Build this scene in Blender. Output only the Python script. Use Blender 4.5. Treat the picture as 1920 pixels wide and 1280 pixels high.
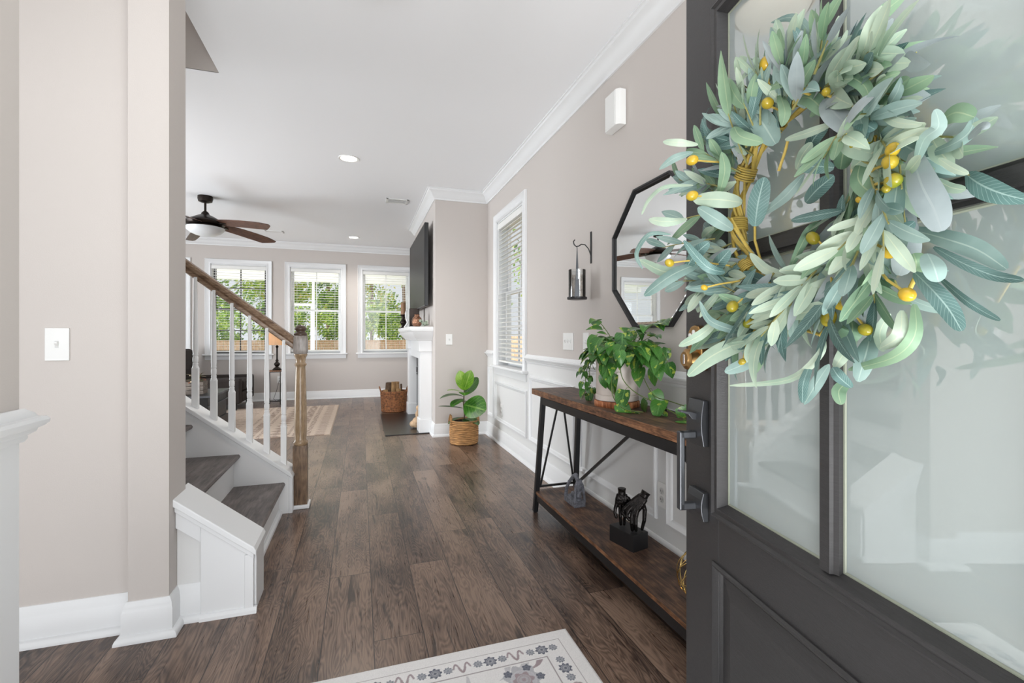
import bpy, bmesh, math, random
import numpy as np
from mathutils import Vector, Matrix
for o in list(bpy.data.objects): bpy.data.objects.remove(o, do_unlink=True)
S = bpy.context.scene
C = S.collection
PI = math.pi
random.seed(7)

# ------------------------------------------------------------------ camera
F_PX, HOR, H_CAM, YAW = 870.0, 629.0, 1.12, math.radians(18.08)
cd = bpy.data.cameras.new('camera'); cam = bpy.data.objects.new('camera', cd); C.objects.link(cam)
cam.location = (0, 0, H_CAM); cam.rotation_euler = (PI/2, 0, -YAW)
cd.sensor_width = 36; cd.lens = F_PX/1920*36; cd.shift_y = -(640-HOR)/1920; cd.clip_start = .02; cd.clip_end = 200
S.camera = cam
S.view_settings.view_transform = 'Standard'; S.view_settings.look = 'None'
S.view_settings.exposure = 0.05; S.view_settings.gamma = 1; S.view_settings.use_curve_mapping = False
# ------------------------------------------------------------------ sky, daylight and added fill lights
w = bpy.data.worlds.new('sky'); S.world = w; w.use_nodes = True
w.node_tree.nodes['Background'].inputs[0].default_value = (.90, .95, 1.0, 1)
w.node_tree.nodes['Background'].inputs[1].default_value = .82
def light(name, kind, loc, power, color=(1, 1, 1), size=1, size_y=None, rot=(0, 0, 0), **kw):
    d = bpy.data.lights.new(name, kind); d.energy = power; d.color = color
    if kind == 'AREA':
        d.size = size
        if size_y: d.shape = 'RECTANGLE'; d.size_y = size_y
        else: d.shape = 'DISK'
    elif kind == 'SUN': d.angle = math.radians(3)
    else: d.shadow_soft_size = size
    for k, v in kw.items(): setattr(d, k, v)
    o = bpy.data.objects.new(name, d); C.objects.link(o); o.location = loc; o.rotation_euler = rot
    return o
sun = light('sun', 'SUN', (0, 0, 12), 7.0, (1, .97, .88))
sun.rotation_euler = Vector((.75, -.1, -.65)).to_track_quat('-Z', 'Y').to_euler()
# daylight of the open front doorway, then added fill lights from the front
light('doorway_daylight', 'AREA', (.2, -1.6, 1.3), 14, (.95, .975, 1), 3.0, 2.4, (PI/2, 0, 0))
light('low_front_fill', 'AREA', (.3, -2.2, -.1), 165, (.98, .99, 1), 5.0, 3.6, (math.radians(150), 0, 0))  # invented low fill outside the door, lifts the ceiling
light('upward_fill', 'AREA', (.25, -.75, .03), 85, (1, .995, .98), 1.8, .9, (PI+.12, 0, 0))  # added uplight by the camera in place of a bounced flash
fs = light('front_fill_sun', 'SUN', (0, -6, 3), 1.15, (.97, .985, 1)); fs.data.angle = math.radians(24)  # invented second sun down the hall, brightens the walls facing the camera
fs.rotation_euler = Vector((.05, 1, -.10)).to_track_quat('-Z', 'Y').to_euler()
# added fill through an invented left opening, and upward fill behind the back windows
light('left_side_fill', 'AREA', (-4.78, 5.0, 1.1), 205, (.90, .955, 1), 3.0, 2.1, (PI/2+.22, 0, -PI/2))  # added lamp standing in the invented opening
light('back_window_fill', 'AREA', (-1.5, 10.4, .0), 150, (1, 1, .97), 6.0, 2.4, (PI, 0, 0))  # added lamp facing up, fills the back of the room
light('stairwell_fill', 'POINT', (-2.6, 2.8, 4.9), 14, (1, .96, .9), .2)  # invented lamp without a fixture, fills the upper stairwell

# ------------------------------------------------------------------ helpers
def at(px, py, d):
    lat = (px-960)/F_PX*d
    return Vector((math.cos(YAW)*lat + math.sin(YAW)*d, -math.sin(YAW)*lat + math.cos(YAW)*d, H_CAM - (py-HOR)*d/F_PX))
def onz(px, py, z):
    return at(px, py, F_PX*(H_CAM-z)/(py-HOR))
class MB:
    def __init__(s): s.v = []; s.f = []; s.m = []; s.uv = {}
    def add(s, vs, fs, mi=0, uvs=None):
        n = len(s.v); s.v += [tuple(p) for p in vs]
        for f in fs: s.f.append(tuple(n+i for i in f)); s.m.append(mi)
        if uvs:
            for i, u in enumerate(uvs): s.uv[n+i] = u
        return s
    def box(s, x0, x1, y0, y1, z0, z1, mi=0):
        x0, x1 = min(x0, x1), max(x0, x1); y0, y1 = min(y0, y1), max(y0, y1); z0, z1 = min(z0, z1), max(z0, z1)
        return s.add([(x0,y0,z0),(x1,y0,z0),(x1,y1,z0),(x0,y1,z0),(x0,y0,z1),(x1,y0,z1),(x1,y1,z1),(x0,y1,z1)],
              [(0,3,2,1),(4,5,6,7),(0,1,5,4),(1,2,6,5),(2,3,7,6),(3,0,4,7)], mi)
    def obox(s, c, ax, ay, az, mi=0):          # oriented box: centre and three half vectors
        c, ax, ay, az = map(Vector, (c, ax, ay, az))
        vs = [c+ax*i+ay*j+az*k for k in (-1, 1) for i, j in ((-1,-1),(1,-1),(1,1),(-1,1))]
        return s.add(vs, [(0,3,2,1),(4,5,6,7),(0,1,5,4),(1,2,6,5),(2,3,7,6),(3,0,4,7)], mi)
    def bar(s, a, b, wd, th, side, mi=0):      # rectangular bar from a to b, `side` gives the width direction
        a, b = Vector(a), Vector(b); d = (b-a); L = d.length; d.normalize(); side = Vector(side)
        side = (side - d*side.dot(d)).normalized(); o = d.cross(side)
        return s.obox((a+b)/2, d*L/2, side*wd/2, o*th/2, mi)
    def prism(s, poly, axis, a, b, mi=0):      # polygon in the plane normal to axis, extruded a..b
        def P(p, t): return {'x': (t, p[0], p[1]), 'y': (p[0], t, p[1]), 'z': (p[0], p[1], t)}[axis]
        n = len(poly); vs = [P(p, a) for p in poly]+[P(p, b) for p in poly]
        fs = [tuple(range(n)), tuple(range(2*n-1, n-1, -1))]+[(i, i+n, (i+1) % n+n, (i+1) % n) for i in range(n)]
        return s.add(vs, fs, mi)
    def tube(s, pts, r, n=8, mi=0, caps=True, flat=None):
        pts = [Vector(p) for p in pts]; m = len(pts); rs = r if isinstance(r, (list, tuple)) else [r]*m
        vs = []; prev = None
        for i, p in enumerate(pts):
            d = (pts[min(i+1, m-1)]-pts[max(i-1, 0)])
            if d.length < 1e-9: d = Vector((0, 0, 1))
            d.normalize()
            if prev is None:
                u = d.cross(Vector((0, 0, 1)))
                if u.length < .05: u = d.cross(Vector((1, 0, 0)))
            else: u = prev - d*prev.dot(d)
            u.normalize(); prev = u; v = d.cross(u)
            for k in range(n):
                a = 2*PI*k/n; vs.append(p+(u*math.cos(a)+v*math.sin(a)*(flat or 1))*rs[i])
        fs = [(i*n+k, i*n+(k+1) % n, (i+1)*n+(k+1) % n, (i+1)*n+k) for i in range(m-1) for k in range(n)]
        if caps: fs += [tuple(range(n-1, -1, -1)), tuple((m-1)*n+k for k in range(n))]
        return s.add(vs, fs, mi)
    def lathe(s, prof, c=(0, 0, 0), n=24, mi=0, sx=1, sy=1, axis='z'):
        c = Vector(c); vs = []
        for r, z in prof:
            for k in range(n):
                a = 2*PI*k/n; p = (r*math.cos(a)*sx, r*math.sin(a)*sy, z)
                if axis == 'x': p = (p[2], p[0], p[1])
                if axis == 'y': p = (p[0], p[2], p[1])
                vs.append(c+Vector(p))
        m = len(prof)
        fs = [(i*n+k, i*n+(k+1) % n, (i+1)*n+(k+1) % n, (i+1)*n+k) for i in range(m-1) for k in range(n)]
        if prof[0][0] > 1e-6: fs.append(tuple(range(n-1, -1, -1)))
        if prof[-1][0] > 1e-6: fs.append(tuple((m-1)*n+k for k in range(n)))
        return s.add(vs, fs, mi)
    def ball(s, c, r, n=12, m=8, sc=(1, 1, 1), mi=0, rot=None):
        vs = []; c = Vector(c)
        for i in range(m+1):
            t = PI*i/m
            for k in range(n):
                a = 2*PI*k/n; p = Vector((r*math.sin(t)*math.cos(a)*sc[0], r*math.sin(t)*math.sin(a)*sc[1], r*math.cos(t)*sc[2]))
                if rot: p = rot @ p
                vs.append(c+p)
        fs = [(i*n+k, (i+1)*n+k, (i+1)*n+(k+1) % n, i*n+(k+1) % n) for i in range(m) for k in range(n)]
        return s.add(vs, fs, mi)
    def sweep(s, path, prof, mi=0, close=False):   # moulding along a plan path, room on its left; prof = (out, z)
        P = [Vector((p[0], p[1])) for p in path]; n = len(P); rows = []
        for i in range(n):
            def dr(a, b): return (P[b]-P[a]).normalized()
            if close: d0, d1 = dr((i-1) % n, i), dr(i, (i+1) % n)
            else:
                d0 = dr(i-1, i) if i > 0 else dr(0, 1); d1 = dr(i, i+1) if i < n-1 else d0
            n0, n1 = Vector((-d0.y, d0.x)), Vector((-d1.y, d1.x)); m_ = (n0+n1)
            m_ = m_/m_.length; k = 1/max(.2, m_.dot(n0)); rows.append([(P[i].x+m_.x*k*o_, P[i].y+m_.y*k*o_, z) for o_, z in prof])
        q = len(prof); vs = [v for r in rows for v in r]; fs = []
        for i in range(n if close else n-1):
            j = (i+1) % n
            for k in range(q): fs.append((i*q+k, i*q+(k+1) % q, j*q+(k+1) % q, j*q+k))
        if not close: fs += [tuple(range(q-1, -1, -1)), tuple((n-1)*q+k for k in range(q))]
        return s.add(vs, fs, mi)
    def frame(s, o, u, v, W, H, prof, mi=0):   # picture frame moulding; prof = (inward, outward along n)
        o, u, v = Vector(o), Vector(u), Vector(v); n_ = u.cross(v); q = len(prof); vs = []
        for cx, cy in ((0, 0), (1, 0), (1, 1), (0, 1)):
            for a, b in prof: vs.append(o+u*(cx*W+(a if cx == 0 else -a))+v*(cy*H+(a if cy == 0 else -a))+n_*b)
        fs = []
        for i in range(4):
            j = (i+1) % 4
            for k in range(q): fs.append((i*q+k, j*q+k, j*q+(k+1) % q, i*q+(k+1) % q))
        return s.add(vs, fs, mi)
    def leaf(s, base, d, up, L, W, curl=.6, mi=0, n=8, fold=.25, shape='long', twist=0):
        base, d, up = Vector(base), Vector(d).normalized(), Vector(up)
        up = up-d*up.dot(d)
        if up.length < .05: up = d.orthogonal()
        up.normalize(); side = d.cross(up).normalized(); p = base.copy(); vs = []; uv = []
        for i in range(n+1):
            t = i/n
            if shape == 'long': wv = math.sin(PI*min(1, t*.97+.02)**.8)**.8
            elif shape == 'heart': wv = (1.0*math.sin(PI*min(1, (t+.12)/1.12)**.62))**.9
            elif shape == 'blunt': wv = min(1, (math.sin(PI*min(1, t*.98+.01)**1.1))**.6)
            else: wv = math.sin(PI*min(1, t*.97+.03)**1.5)**.8
            hw = W/2*max(wv, .03)
            tw = twist*t; sd = side*math.cos(tw)+up*math.sin(tw); uu = up*math.cos(tw)-side*math.sin(tw)
            vs += [p-sd*hw+uu*hw*fold, p, p+sd*hw+uu*hw*fold]; uv += [(0, t), (.5, t), (1, t)]
            a = -curl/n; d2 = d*math.cos(a)+up*math.sin(a); up = up*math.cos(a)-d*math.sin(a); d = d2; p = p+d*(L/n)
        fs = []
        for i in range(n): fs += [(i*3, i*3+1, i*3+4, i*3+3), (i*3+1, i*3+2, i*3+5, i*3+4)]
        return s.add(vs, fs, mi, uv)
    def build(s, name, mat, parent=None, smooth=None, bevel=0, loc=None, seg=2):
        me = bpy.data.meshes.new(name); me.from_pydata(s.v, [], s.f); me.update()
        for mm in (mat if isinstance(mat, (list, tuple)) else [mat]): me.materials.append(mm)
        me.polygons.foreach_set('material_index', s.m)
        if s.uv:
            l = me.uv_layers.new(name='UVMap'); d = [0.0]*(2*len(me.loops))
            for i, lo in enumerate(me.loops):
                u = s.uv.get(lo.vertex_index, (0, 0)); d[2*i], d[2*i+1] = u
            l.data.foreach_set('uv', d)
        if smooth is not None:
            me.polygons.foreach_set('use_smooth', [True]*len(me.polygons))
            if smooth < 179: me.set_sharp_from_angle(angle=math.radians(smooth))
        o = bpy.data.objects.new(name, me); C.objects.link(o)
        if parent: o.parent = parent
        if loc: o.location = loc
        if bevel:
            b = o.modifiers.new('bevel', 'BEVEL'); b.width = bevel; b.segments = seg; b.limit_method = 'ANGLE'; b.angle_limit = math.radians(40)
            b.harden_normals = False
        return o
def tag(o, label, cat, group=None, kind=None):
    if label: o['label'] = label
    if cat: o['category'] = cat
    if group: o['group'] = group
    if kind: o['kind'] = kind
    return o
def thing(name, label, cat, loc=(0, 0, 0), rz=0, group=None, kind=None):
    o = bpy.data.objects.new(name, None); C.objects.link(o); o.empty_display_size = .1
    o.location = loc; o.rotation_euler = (0, 0, rz); return tag(o, label, cat, group, kind)
def st(o): o['kind'] = 'structure'; return o
def dup(root, loc, rz, label=None, group=None):
    r = root.copy(); C.objects.link(r); r.location = loc; r.rotation_euler = (0, 0, rz)
    if label: r['label'] = label
    if group: r['group'] = group
    for ch in list(root.children):
        c = ch.copy(); C.objects.link(c); c.parent = r
        for g in ch.children:
            e = g.copy(); C.objects.link(e); e.parent = c
    return r

# ------------------------------------------------------------------ materials
def newmat(name):
    m = bpy.data.materials.new(name); m.use_nodes = True; nt = m.node_tree
    return m, nt, nt.nodes['Principled BSDF']
def srgb(r, g, b):
    f = lambda c: (c/255/12.92) if c/255 <= .04045 else ((c/255+.055)/1.055)**2.4
    return (f(r), f(g), f(b), 1)
def mat(name, rgb, rough=.5, metal=0, bump=0, bscale=60, var=0, vscale=8, emit=0, coat=0, stretch=None, sheen=0):
    m, nt, b = newmat(name); col = srgb(*rgb); b.inputs['Base Color'].default_value = col
    b.inputs['Roughness'].default_value = rough; b.inputs['Metallic'].default_value = metal
    if coat: b.inputs['Coat Weight'].default_value = coat; b.inputs['Coat Roughness'].default_value = .05
    if sheen: b.inputs['Sheen Weight'].default_value = sheen
    if emit: b.inputs['Emission Color'].default_value = col; b.inputs['Emission Strength'].default_value = emit
    if bump or var:
        tc = nt.nodes.new('ShaderNodeTexCoord'); mp = nt.nodes.new('ShaderNodeMapping')
        nt.links.new(tc.outputs['Object'], mp.inputs[0])
        if stretch: mp.inputs['Scale'].default_value = stretch
    if bump:
        n = nt.nodes.new('ShaderNodeTexNoise'); n.inputs['Scale'].default_value = bscale; n.inputs['Detail'].default_value = 4
        bp = nt.nodes.new('ShaderNodeBump'); bp.inputs['Strength'].default_value = bump; bp.inputs['Distance'].default_value = .01
        nt.links.new(mp.outputs[0], n.inputs[0]); nt.links.new(n.outputs[0], bp.inputs['Height']); nt.links.new(bp.outputs[0], b.inputs['Normal'])
    if var:
        n = nt.nodes.new('ShaderNodeTexNoise'); n.inputs['Scale'].default_value = vscale; n.inputs['Detail'].default_value = 6
        nt.links.new(mp.outputs[0], n.inputs[0])
        r = nt.nodes.new('ShaderNodeValToRGB'); r.color_ramp.elements[0].position = .3; r.color_ramp.elements[1].position = .7
        r.color_ramp.elements[0].color = [c*(1-var) for c in col[:3]]+[1]; r.color_ramp.elements[1].color = [min(1, c*(1+var)) for c in col[:3]]+[1]
        nt.links.new(n.outputs[0], r.inputs[0]); nt.links.new(r.outputs[0], b.inputs['Base Color'])
    return m
def ramp(nt, fac, stops):
    r = nt.nodes.new('ShaderNodeValToRGB'); e = r.color_ramp.elements
    while len(e) < len(stops): e.new(.5)
    for i, (p, c) in enumerate(stops): e[i].position = p; e[i].color = srgb(*c)
    nt.links.new(fac, r.inputs[0]); return r.outputs[0]
def math_(nt, op, a, b=None, c=None):
    n = nt.nodes.new('ShaderNodeMath'); n.operation = op
    for i, v in enumerate((a, b, c)):
        if v is None: continue
        if isinstance(v, (int, float)): n.inputs[i].default_value = v
        else: nt.links.new(v, n.inputs[i])
    return n.outputs[0]
def wood(name, dark, mid, light_, along='y', scale=1, rough=.45, knots=.5, bump=.15):
    m, nt, b = newmat(name); tc = nt.nodes.new('ShaderNodeTexCoord'); mp = nt.nodes.new('ShaderNodeMapping')
    nt.links.new(tc.outputs['Object'], mp.inputs[0]); k = {'x': (1, 9, 9), 'y': (9, 1, 9), 'z': (9, 9, 1)}[along]
    mp.inputs['Scale'].default_value = tuple(q*scale for q in k)
    n1 = nt.nodes.new('ShaderNodeTexNoise'); n1.inputs['Scale'].default_value = 3; n1.inputs['Detail'].default_value = 8; n1.inputs['Distortion'].default_value = 1.2
    n2 = nt.nodes.new('ShaderNodeTexNoise'); n2.inputs['Scale'].default_value = 14; n2.inputs['Detail'].default_value = 6
    for n in (n1, n2): nt.links.new(mp.outputs[0], n.inputs[0])
    n3 = nt.nodes.new('ShaderNodeTexNoise'); n3.inputs['Scale'].default_value = 7*scale; n3.inputs['Detail'].default_value = 3; nt.links.new(tc.outputs['Object'], n3.inputs[0])
    f = math_(nt, 'ADD', math_(nt, 'MULTIPLY', n1.outputs[0], .5), math_(nt, 'MULTIPLY', n2.outputs[0], .3))
    f = math_(nt, 'ADD', f, math_(nt, 'MULTIPLY', n3.outputs[0], .2+.2*knots)); f = math_(nt, 'SUBTRACT', f, .1*knots)
    c = ramp(nt, f, [(.36, dark), (.5, mid), (.64, light_)]); nt.links.new(c, b.inputs['Base Color'])
    b.inputs['Roughness'].default_value = rough
    bp = nt.nodes.new('ShaderNodeBump'); bp.inputs['Strength'].default_value = bump; bp.inputs['Distance'].default_value = .003
    nt.links.new(f, bp.inputs['Height']); nt.links.new(bp.outputs[0], b.inputs['Normal']); return m
def floor_mat():
    m, nt, b = newmat('plank_floor'); N = nt.nodes; L = nt.links
    tc = N.new('ShaderNodeTexCoord'); sp = N.new('ShaderNodeSeparateXYZ'); L.new(tc.outputs['Object'], sp.inputs[0])
    X, Y = sp.outputs[0], sp.outputs[1]
    xr = math_(nt, 'DIVIDE', math_(nt, 'SUBTRACT', X, .046), .18); row = math_(nt, 'FLOOR', xr); fx = math_(nt, 'FRACT', xr)
    wn = N.new('ShaderNodeTexWhiteNoise'); wn.noise_dimensions = '1D'; L.new(row, wn.inputs['W'])
    yr = math_(nt, 'ADD', math_(nt, 'DIVIDE', Y, 1.25), wn.outputs['Value']); pl = math_(nt, 'FLOOR', yr); fy = math_(nt, 'FRACT', yr)
    idv = N.new('ShaderNodeCombineXYZ'); L.new(row, idv.inputs[0]); L.new(pl, idv.inputs[1])
    w3 = N.new('ShaderNodeTexWhiteNoise'); w3.noise_dimensions = '3D'; L.new(idv.outputs[0], w3.inputs['Vector']); rnd = w3.outputs['Value']
    off = math_(nt, 'MULTIPLY', rnd, 37)
    cb = N.new('ShaderNodeCombineXYZ'); L.new(math_(nt, 'MULTIPLY', X, 5.5), cb.inputs[0]); L.new(math_(nt, 'MULTIPLY', Y, .9), cb.inputs[1]); L.new(off, cb.inputs[2])
    n1 = N.new('ShaderNodeTexNoise'); n1.inputs['Scale'].default_value = 1.6; n1.inputs['Detail'].default_value = 3; n1.inputs['Distortion'].default_value = .35; L.new(cb.outputs[0], n1.inputs[0])
    # cathedral rings: bands of a smooth field
    band = math_(nt, 'ABSOLUTE', math_(nt, 'SUBTRACT', math_(nt, 'FRACT', math_(nt, 'MULTIPLY', n1.outputs[0], 30)), .5))
    cb2 = N.new('ShaderNodeCombineXYZ'); L.new(math_(nt, 'MULTIPLY', X, 60), cb2.inputs[0]); L.new(math_(nt, 'MULTIPLY', Y, 2.2), cb2.inputs[1]); L.new(off, cb2.inputs[2])
    n2 = N.new('ShaderNodeTexNoise'); n2.inputs['Scale'].default_value = 2.2; n2.inputs['Detail'].default_value = 7; n2.inputs['Roughness'].default_value = .65; L.new(cb2.outputs[0], n2.inputs[0])
    n3 = N.new('ShaderNodeTexNoise'); n3.inputs['Scale'].default_value = 1.3; n3.inputs['Detail'].default_value = 5; n3.inputs['Distortion'].default_value = .6
    cb3 = N.new('ShaderNodeCombineXYZ'); L.new(math_(nt, 'MULTIPLY', X, 4.5), cb3.inputs[0]); L.new(math_(nt, 'MULTIPLY', Y, 1.6), cb3.inputs[1]); L.new(off, cb3.inputs[2]); L.new(cb3.outputs[0], n3.inputs[0])
    f = math_(nt, 'ADD', math_(nt, 'MULTIPLY', band, .32), math_(nt, 'MULTIPLY', n2.outputs[0], .50))
    f = math_(nt, 'ADD', f, math_(nt, 'MULTIPLY', n3.outputs[0], .62)); f = math_(nt, 'ADD', f, math_(nt, 'MULTIPLY', math_(nt, 'SUBTRACT', rnd, .5), .15))
    c = ramp(nt, f, [(.40, (42, 33, 29)), (.51, (72, 57, 49)), (.62, (104, 84, 72)), (.78, (138, 115, 99))])
    # dark cracks and knots
    n4 = N.new('ShaderNodeTexNoise'); n4.inputs['Scale'].default_value = 1.0; n4.inputs['Detail'].default_value = 6; n4.inputs['Distortion'].default_value = 1.0
    cb4 = N.new('ShaderNodeCombineXYZ'); L.new(math_(nt, 'MULTIPLY', X, 22), cb4.inputs[0]); L.new(math_(nt, 'MULTIPLY', Y, 2.6), cb4.inputs[1]); L.new(off, cb4.inputs[2]); L.new(cb4.outputs[0], n4.inputs[0])
    crack = math_(nt, 'SMOOTH_MIN', math_(nt, 'MULTIPLY', math_(nt, 'MAXIMUM', math_(nt, 'SUBTRACT', n4.outputs[0], .61), 0), 12), 1, .1)
    gx = math_(nt, 'MINIMUM', fx, math_(nt, 'SUBTRACT', 1, fx)); gy = math_(nt, 'MINIMUM', fy, math_(nt, 'SUBTRACT', 1, fy))
    gap = math_(nt, 'MAXIMUM', math_(nt, 'LESS_THAN', gx, .011), math_(nt, 'LESS_THAN', gy, .0012))
    dk = math_(nt, 'MINIMUM', math_(nt, 'ADD', math_(nt, 'MULTIPLY', crack, .75), math_(nt, 'MULTIPLY', gap, .85)), 1)
    mx = N.new('ShaderNodeMix'); mx.data_type = 'RGBA'; L.new(dk, mx.inputs[0]); L.new(c, mx.inputs[6]); mx.inputs[7].default_value = srgb(34, 27, 25)
    L.new(mx.outputs[2], b.inputs['Base Color']); b.inputs['Roughness'].default_value = .34
    L.new(math_(nt, 'ADD', .20, math_(nt, 'MULTIPLY', n2.outputs[0], .2)), b.inputs['Roughness'])
    bp = N.new('ShaderNodeBump'); bp.inputs['Strength'].default_value = .25; bp.inputs['Distance'].default_value = .002
    L.new(math_(nt, 'SUBTRACT', math_(nt, 'MULTIPLY', n2.outputs[0], .5), dk), bp.inputs['Height']); L.new(bp.outputs[0], b.inputs['Normal']); return m
def leaf_mat(name, a, b_, rib, rough=.5, trans=.25, patches=None, vein=14):
    m, nt, b = newmat(name); N = nt.nodes; L = nt.links; tc = N.new('ShaderNodeTexCoord')
    n = N.new('ShaderNodeTexNoise'); n.inputs['Scale'].default_value = 11; n.inputs['Detail'].default_value = 4; L.new(tc.outputs['Object'], n.inputs[0])
    c = ramp(nt, n.outputs[0], [(.35, a), (.62, b_)])
    if patches:
        n2 = N.new('ShaderNodeTexNoise'); n2.inputs['Scale'].default_value = 34; n2.inputs['Detail'].default_value = 5; L.new(tc.outputs['Object'], n2.inputs[0])
        mx = N.new('ShaderNodeMix'); mx.data_type = 'RGBA'; L.new(math_(nt, 'MULTIPLY', math_(nt, 'GREATER_THAN', n2.outputs[0], .60), .8), mx.inputs[0])
        L.new(c, mx.inputs[6]); mx.inputs[7].default_value = srgb(*patches); c = mx.outputs[2]
    sp = N.new('ShaderNodeSeparateXYZ'); L.new(tc.outputs['UV'], sp.inputs[0])
    dx = math_(nt, 'ABSOLUTE', math_(nt, 'SUBTRACT', sp.outputs[0], .5))
    mid = math_(nt, 'LESS_THAN', dx, .035)
    if vein:
        vv = math_(nt, 'FRACT', math_(nt, 'SUBTRACT', math_(nt, 'MULTIPLY', sp.outputs[1], vein), math_(nt, 'MULTIPLY', dx, 5)))
        mid = math_(nt, 'MAXIMUM', mid, math_(nt, 'MULTIPLY', math_(nt, 'LESS_THAN', vv, .13), .55))
    mx = N.new('ShaderNodeMix'); mx.data_type = 'RGBA'; L.new(math_(nt, 'MULTIPLY', mid, .6), mx.inputs[0]); L.new(c, mx.inputs[6]); mx.inputs[7].default_value = srgb(*rib)
    L.new(mx.outputs[2], b.inputs['Base Color']); b.inputs['Roughness'].default_value = rough
    tr = N.new('ShaderNodeBsdfTranslucent'); L.new(mx.outputs[2], tr.inputs[0]); ms = N.new('ShaderNodeMixShader'); ms.inputs[0].default_value = trans
    L.new(b.outputs[0], ms.inputs[1]); L.new(tr.outputs[0], ms.inputs[2]); L.new(ms.outputs[0], N['Material Output'].inputs[0]); return m
def glass_mat(name, tint=(1, 1, 1), fres=1.45, extra=0):
    m, nt, b = newmat(name); N = nt.nodes; L = nt.links; N.remove(b)
    t = N.new('ShaderNodeBsdfTransparent'); t.inputs[0].default_value = (*tint, 1); g = N.new('ShaderNodeBsdfGlossy'); g.inputs['Roughness'].default_value = .01
    fr = N.new('ShaderNodeFresnel'); fr.inputs[0].default_value = fres; ms = N.new('ShaderNodeMixShader')
    L.new(math_(nt, 'ADD', fr.outputs[0], extra), ms.inputs[0]); L.new(t.outputs[0], ms.inputs[1]); L.new(g.outputs[0], ms.inputs[2]); L.new(ms.outputs[0], N['Material Output'].inputs[0]); return m
def attr_mat(name, rough=.95, bump=.4, bscale=500):
    m = mat(name, (200, 200, 200), rough, bump=bump, bscale=bscale); nt = m.node_tree
    a = nt.nodes.new('ShaderNodeAttribute'); a.attribute_name = 'Col'; nt.links.new(a.outputs['Color'], nt.nodes['Principled BSDF'].inputs['Base Color']); return m

M = {}
M['wall'] = mat('beige_wall_paint', (203, 196, 191), .75, bump=.05, bscale=250)
M['wallside'] = mat('grey_wall_paint', (224, 224, 223), .7, bump=.04, bscale=250)
M['ceil'] = mat('ceiling_paint', (243, 244, 246), .85, bump=.04, bscale=200)
M['trim'] = mat('white_trim_paint', (232, 233, 234), .35)
M['trim2'] = mat('white_satin', (236, 236, 236), .45)
M['floor'] = floor_mat()
M['black'] = mat('black_metal', (24, 24, 26), .42, bump=.05, bscale=300)
M['blackgloss'] = mat('black_gloss', (9, 9, 11), .12)
M['doorpaint'] = mat('charcoal_door_paint', (60, 59, 60), .42, bump=.18, bscale=90, stretch=(1, 1, 12), var=.12, vscale=30)
M['doorpaint_h'] = mat('charcoal_door_paint_cross_grain', (60, 59, 60), .42, bump=.18, bscale=90, stretch=(1, 12, 12), var=.12, vscale=30)
M['steel'] = mat('dark_satin_steel', (92, 94, 98), .38, .8)
M['brass'] = mat('aged_brass', (176, 140, 92), .3, 1, var=.15, vscale=40)
M['chrome'] = mat('chrome', (215, 215, 218), .15, 1)
M['gold'] = mat('polished_gold_wire', (222, 190, 120), .2, 1)
M['tablewood'] = wood('rustic_table_wood', (40, 29, 24), (84, 62, 50), (128, 96, 74), 'y', 1.8, .5, 1)
M['tableedge'] = wood('rustic_table_edge', (60, 40, 28), (122, 84, 58), (168, 122, 88), 'y', 3.0, .5, 1, .3)
M['newel'] = wood('stained_oak', (70, 52, 38), (112, 88, 66), (142, 116, 90), 'z', 2, .3, .3)
M['rail'] = wood('stained_oak_rail', (84, 62, 46), (132, 106, 84), (166, 142, 118), 'x', 2, .3, .3)
M['tread'] = wood('dark_oak_tread', (66, 58, 56), (98, 89, 86), (122, 112, 109), 'y', 1.2, .4, .6)
M['mirror'] = mat('mirror_silver', (235, 237, 236), .015, 1)
M['winglass'] = glass_mat('window_glass')
M['jar'] = glass_mat('clear_glass_jar', (.96, .97, .97), 1.5, .04)
M['glow'] = mat('lit_lamp_lens', (255, 250, 240), .5, emit=6)
M['frost'] = mat('frosted_bowl_glass', (215, 218, 220), .3)
M['bowl'] = mat('lit_glass_bowl', (240, 226, 206), .4, emit=.22)
M['shaft'] = wood('honey_oak_shaft', (128, 106, 82), (156, 132, 104), (176, 152, 122), 'z', 3, .25, .2)
M['plastic'] = mat('white_plastic', (236, 236, 234), .35)
M['bronze'] = mat('dark_bronze', (44, 36, 32), .35, .7)
M['blade'] = wood('fan_blade_wood', (62, 44, 38), (92, 66, 56), (118, 84, 66), 'x', 2, .4, .3)

# ------------------------------------------------------------------ room shell
XR, YC, XC, YC2, YB, XL, ZC = 1.385, 5.148, .786, 7.13, 8.88, -4.6, 2.74
XF, YF, YS = -.72, 1.318, 2.14        # foyer left wall, its end, wall behind the side opening
st(MB().box(-4.75, 1.55, -.35, 9.03, -.12, 0).build('floor', M['floor']))
cm = MB()
cm.box(-4.75, 1.55, -.35, 2.30, ZC, ZC+.25); cm.box(-4.75, 1.55, 3.28, 9.03, ZC, ZC+.25); cm.box(-.83, 1.55, 2.30, 3.28, ZC, ZC+.25)
st(cm.build('ceiling', M['ceil']))
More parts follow.
